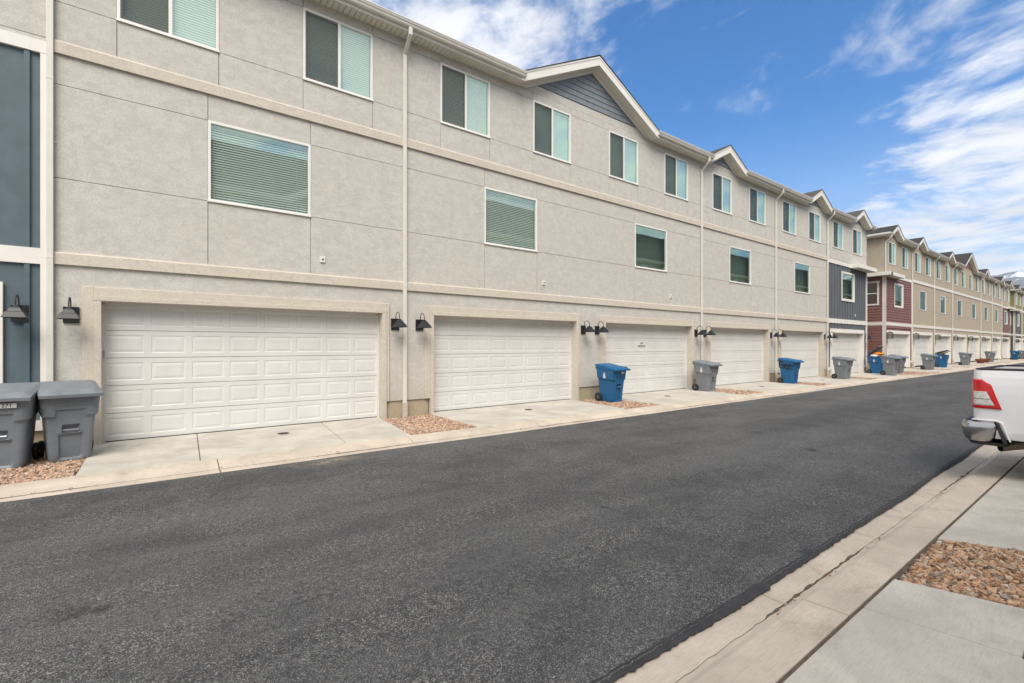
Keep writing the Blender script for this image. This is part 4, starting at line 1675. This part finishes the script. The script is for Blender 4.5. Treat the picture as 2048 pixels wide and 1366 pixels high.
def boolean(me, cutters):
    o = inst('tmp', me)
    cs = []
    for c in cutters:
        co = inst('tmpc', c)
        md = o.modifiers.new('b', 'BOOLEAN')
        md.operation = 'DIFFERENCE'
        md.solver = 'EXACT'
        md.object = co
        cs.append(co)
    dg = bpy.context.evaluated_depsgraph_get()
    res = bpy.data.meshes.new_from_object(o.evaluated_get(dg))
    for c in cs + [o]:
        bpy.data.objects.remove(c)
    return res


def side_hw(z):
    return .985 + .028 * math.sin(math.pi * min(1, max(0, (z - .5) / .95))) - .02 * ramp01(z, 1.25, 1.42) - .03 * ramp01(z, .62, .5)


def truck():
    """local: x across, y from rear (0) forward to -5.8; wheels on z=0"""
    root = empty('pickup_truck', (9.43, 1.34, -.02), R(0))
    tag(root, 'white pickup truck backed to the lane, only its rear corner in frame', 'truck')
    P = MAT['paint']
    def sect(z, y0, y1, r):
        return rrect(side_hw(z), y0, y1, r), z
    bed = loft([sect(z, -1.98, -.0 - .02 * ramp01(z, .8, .5), .11) for z in (.53, .56, .62, .70, .765, .772, .80, .9, 1.0, 1.1, 1.2, 1.3, 1.36, 1.39)]).mesh('bed', P)
    cyl = MB().lathe([(.47, -1.2), (.47, 1.2)], 40, 'x', (0, -1.27, .42)).mesh('c', P)
    hole = MB().box(-.86, .86, -1.90, -.07, .80, 1.6).mesh('c', P)
    me = boolean(bed, [cyl, hole])
    me.materials.clear()
    me.materials.append(P)
    b = inst('bed', me, root)
    for p in b.data.polygons:
        p.use_smooth = False
    mb = MB()
    for s in (-1, 1):
        mb.box(s * .92 - .055, s * .92 + .055, -1.95, -.07, 1.392, 1.415)
    mb.box(-.86, .86, -.075, -.01, 1.392, 1.412)
    mb.build('bed_rail_cap', MAT['blackplastic'], root, bevel=.008)
    mb = MB()
    mb.box(.50, .86, -1.9, -.08, 1.30, 1.36)
    mb.build('tonneau_roll', MAT['blackplastic'], root, bevel=.02)
    # tail gate seam and handle
    MB().box(-.80, .80, .0, .006, .80, 1.36).build('tailgate', P, root, bevel=.004)
    MB().box(-.14, .14, .004, .022, 1.18, 1.27).build('tailgate_handle', MAT['blackplastic'], root, bevel=.008)
    # cab and bonnet
    cab = loft([(rrect(side_hw(z) - .10 * ramp01(z, 1.2, 1.95), -4.15 + .35 * ramp01(z, 1.2, 1.9), -2.0 - .08 * ramp01(z, 1.2, 1.9), .12), z) for z in (.42, .6, .8, 1.0, 1.2, 1.25, 1.5, 1.75, 1.88, 1.93)]).build('cab', P, root)
    for s in (-1, 1):
        for y0, y1 in ((-2.95, -2.15), (-3.85, -3.02)):
            mb = MB()
            x = s * (side_hw(1.5) - .045)
            mb.prism([(y0 + .02, 1.27), (y1, 1.27), (y1 - .03, 1.76), (y0 + .15, 1.76)], 'x', x - .02, x + .02)
            mb.build('side_window', MAT['carglass'], root)
    MB().box(-.74, .74, -2.03, -1.99, 1.30, 1.75).build('rear_window', MAT['carglass'], root)
    MB().prism([(-4.13, 1.28), (-3.80, 1.78), (-3.78, 1.78), (-4.06, 1.28)], 'x', -.78, .78).build('windscreen', MAT['carglass'], root)
    hood = loft([(rrect(side_hw(z) - .05 * ramp01(z, 1.0, 1.3), -5.45 + .10 * ramp01(z, .9, 1.2), -4.05, .14), z) for z in (.45, .6, .8, 1.0, 1.15, 1.22, 1.25)]).mesh('bonnet', P)
    cyl2 = MB().lathe([(.47, -1.2), (.47, 1.2)], 40, 'x', (0, -4.80, .42)).mesh('c', P)
    me = boolean(hood, [cyl2])
    me.materials.clear()
    me.materials.append(P)
    inst('bonnet', me, root)
    MB().box(-.7, .7, -5.50, -5.43, .72, 1.10).build('grille', MAT['blackplastic'], root, bevel=.02)
    MB().box(-.95, .95, -5.58, -5.40, .45, .68).build('front_bumper', MAT['chrome'], root, bevel=.04)
    for s in (-1, 1):
        MB().box(s * .86 - .12, s * .86 + .12, -5.47, -5.36, .90, 1.10).build('headlight', MAT['clearlens'], root, bevel=.02)
    # frame and wheels
    MB().box(-.42, .42, -5.2, -.15, .40, .56).build('chassis', MAT['blackplastic'], root)
    tyre = MB().lathe([(.24, -.13), (.36, -.135), (.405, -.10), (.41, 0), (.405, .10), (.36, .135), (.24, .13)], 36, 'x').mesh('wheel', MAT['rubber'], True)
    rim = MB().lathe([(.05, -.11), (.16, -.10), (.23, -.125), (.245, -.12), (.245, .12), (.23, .125), (.16, .10), (.05, .11)], 24, 'x').mesh('rim', MAT['steel'])
    for s in (-1, 1):
        for y in (-1.27, -4.80):
            w = inst('wheel', tyre, root, (s * .86, y, .41))
            inst('rim', rim, w)
    # tail lights: patch over the rear corner of the near side (x<0) and its mirror
    def patch(sgn, s0f, s1f, z0, z1, off, mat, name, parent, nz=14, ns=12):
        """s measured along the skin from the corner: negative on the gate face, positive along the side"""
        mb = MB()
        vv = []
        rr = .11
        arc = rr * math.pi / 2
        for i in range(nz + 1):
            z = z0 + (z1 - z0) * i / nz
            hw = side_hw(z)
            for j in range(ns + 1):
                t = (z - z0) / (z1 - z0)
                s = s0f(t) + (s1f(t) - s0f(t)) * j / ns
                o_ = off
                if s < 0:
                    p, nrm = (-(hw - rr) - s * -1 * -1, 0), (0, 1)
                    p = (-(hw - rr) - s, 0) if False else (-(hw - rr) + (-s), 0)
                elif s < arc:
                    a = s / rr
                    p = (-(hw - rr) - rr * math.sin(a), -rr + rr * math.cos(a))
                    nrm = (-math.sin(a), math.cos(a))
                else:
                    p, nrm = (-hw, -rr - (s - arc)), (-1, 0)
                vv.append((sgn * -1 * (p[0] + nrm[0] * o_) * -1, p[1] + nrm[1] * o_, z))
        w = ns + 1
        ff = [(i * w + j, i * w + j + 1, (i + 1) * w + j + 1, (i + 1) * w + j) for i in range(nz) for j in range(ns)]
        mb.add(vv, ff)
        o = mb.build(name, mat, parent, smooth=True)
        sd = o.modifiers.new('s', 'SOLIDIFY')
        sd.thickness = .012
        sd.offset = 0
        return o
    for sgn in (1, -1):
        tl = patch(sgn, lambda t: -.02, lambda t: .335 - .115 * t - .06 * ramp01(t, .82, 1.0), .905, 1.272, .008, MAT['redlens'], 'tail_light', root)
        patch(sgn, lambda t: .075, lambda t: .275 - .075 * t, .945, 1.115, .012, MAT['clearlens'], 'reversing_lens', tl, 8, 8)
        patch(sgn, lambda t: .075, lambda t: .255 - .075 * t, 1.025, 1.035, .016, MAT['chrome'], 'lens_divider', tl, 1, 8)
        patch(sgn, lambda t: .075, lambda t: .20 - .0 * t, 1.113, 1.120, .015, MAT['sticker'], 'lens_divider', tl, 1, 8)
    # bumper
    secs = []
    for z, g, yb in ((.475, .00, .045), (.50, .02, .075), (.56, .032, .10), (.66, .036, .112), (.715, .028, .105), (.735, .012, .09)):
        secs.append((rrect(.985 + g, -.30 + .10 * ((z - .475) / .26) * -1 + .1, yb, .10), z))
    bm_ = loft(secs).mesh('rear_bumper', MAT['chrome'], True)
    cutb = MB().box(-.80, .80, -.6, -.045, .3, 1.0).mesh('c', MAT['chrome'])
    me = boolean(bm_, [cutb])
    me.materials.clear()
    me.materials.append(MAT['chrome'])
    bo = inst('rear_bumper', me, root)
    secs = [(rrect(.99, -.27, .08, .10), .738), (rrect(.97, -.26, .07, .10), .748)]
    loft(secs).build('step_pad', MAT['blackplastic'], bo)
    secs = [(rrect(.965, -.31, .03, .10), .435), (rrect(.99, -.33, .05, .10), .474)]
    loft(secs).build('lower_valance', MAT['blackplastic'], bo)
    # side end cap of the bumper and the lip behind it
    for s in (-1, 1):
        mb = MB()
        mb.prism([(-.20, .748), (-.245, .735), (-.325, .48), (-.285, .48), (-.215, .715)], 'x', s * 1.0 - .03, s * 1.0 + .03)
        mb.build('bumper_end_cap', MAT['blackplastic'], bo, bevel=.008)
        mb = MB()
        mb.prism([(.0, .765), (-.24, .765), (-.285, .735), (-.355, .51), (-.338, .51), (-.266, .725), (-.22, .75), (.0, .75)], 'x', s * .995 - .03, s * .995 + .016)
        mb.build('quarter_lip', P, root, bevel=.006)
    # exhaust on the near side
    ex = MB().tube([(-.45, -1.0, .47), (-.60, -.55, .46), (-.74, -.36, .425), (-.87, -.24, .40)], .042, 16, cap=False)
    ex.tube([(-.45, -1.0, .47), (-.60, -.55, .46), (-.74, -.36, .425), (-.865, -.243, .401)], .036, 16, 1, cap=False)
    ex.build('exhaust_pipe', [MAT['rust'], MAT['ink']], root, smooth=True)
    return root


truck()

# ------------------------------------------------------------------ mountains beyond the lane
def mountains():
    rnd = random.Random(12)
    mb = MB()
    na, nr = 260, 26
    vv = []
    from mathutils import noise as mn
    for i in range(na + 1):
        az = R(-75 + 150 * i / na)
        for j in range(nr + 1):
            t = j / nr
            d = 5200 + 2600 * t
            x, y = d * math.cos(az), d * math.sin(az)
            q = Vector((x * .00042, y * .00042, 0))
            rg = mn.fractal(q, .9, 2.1, 7) * .5 + .5
            ridge = 1 - abs(2 * (mn.fractal(q * 2.2 + Vector((5, 2, 0)), .8, 2.0, 7) * .5 + .5) - 1)
            h = (math.sin(math.pi * min(1, t * 1.05)) ** .8) * (280 + 392 * rg + 214 * ridge)
            vv.append((x, y, h - 20))
    w = nr + 1
    ff = [(i * w + j, (i + 1) * w + j, (i + 1) * w + j + 1, i * w + j + 1) for i in range(na) for j in range(nr)]
    mb.add(vv, ff)
    tag(mb.build('mountains', MAT['mountain'], smooth=True), kind='structure')


mountains()


# ------------------------------------------------------------------ thin air haze that fades the far mountains
hm = bpy.data.materials.new('haze_air')
hm.use_nodes = True
hn = NT(hm.node_tree)
ho = hn.n('ShaderNodeOutputMaterial')
hv = hn.n('ShaderNodeVolumePrincipled')
hv.inputs['Color'].default_value = (.80, .88, 1.0, 1)
hv.inputs['Density'].default_value = 7.5e-5
hv.inputs['Anisotropy'].default_value = .2
hn.t.links.new(hv.outputs[0], ho.inputs['Volume'])
hz = MB().box(-320, 9050, -8000, 8000, -2.0, 1150).build('haze', hm)
tag(hz, kind='stuff')
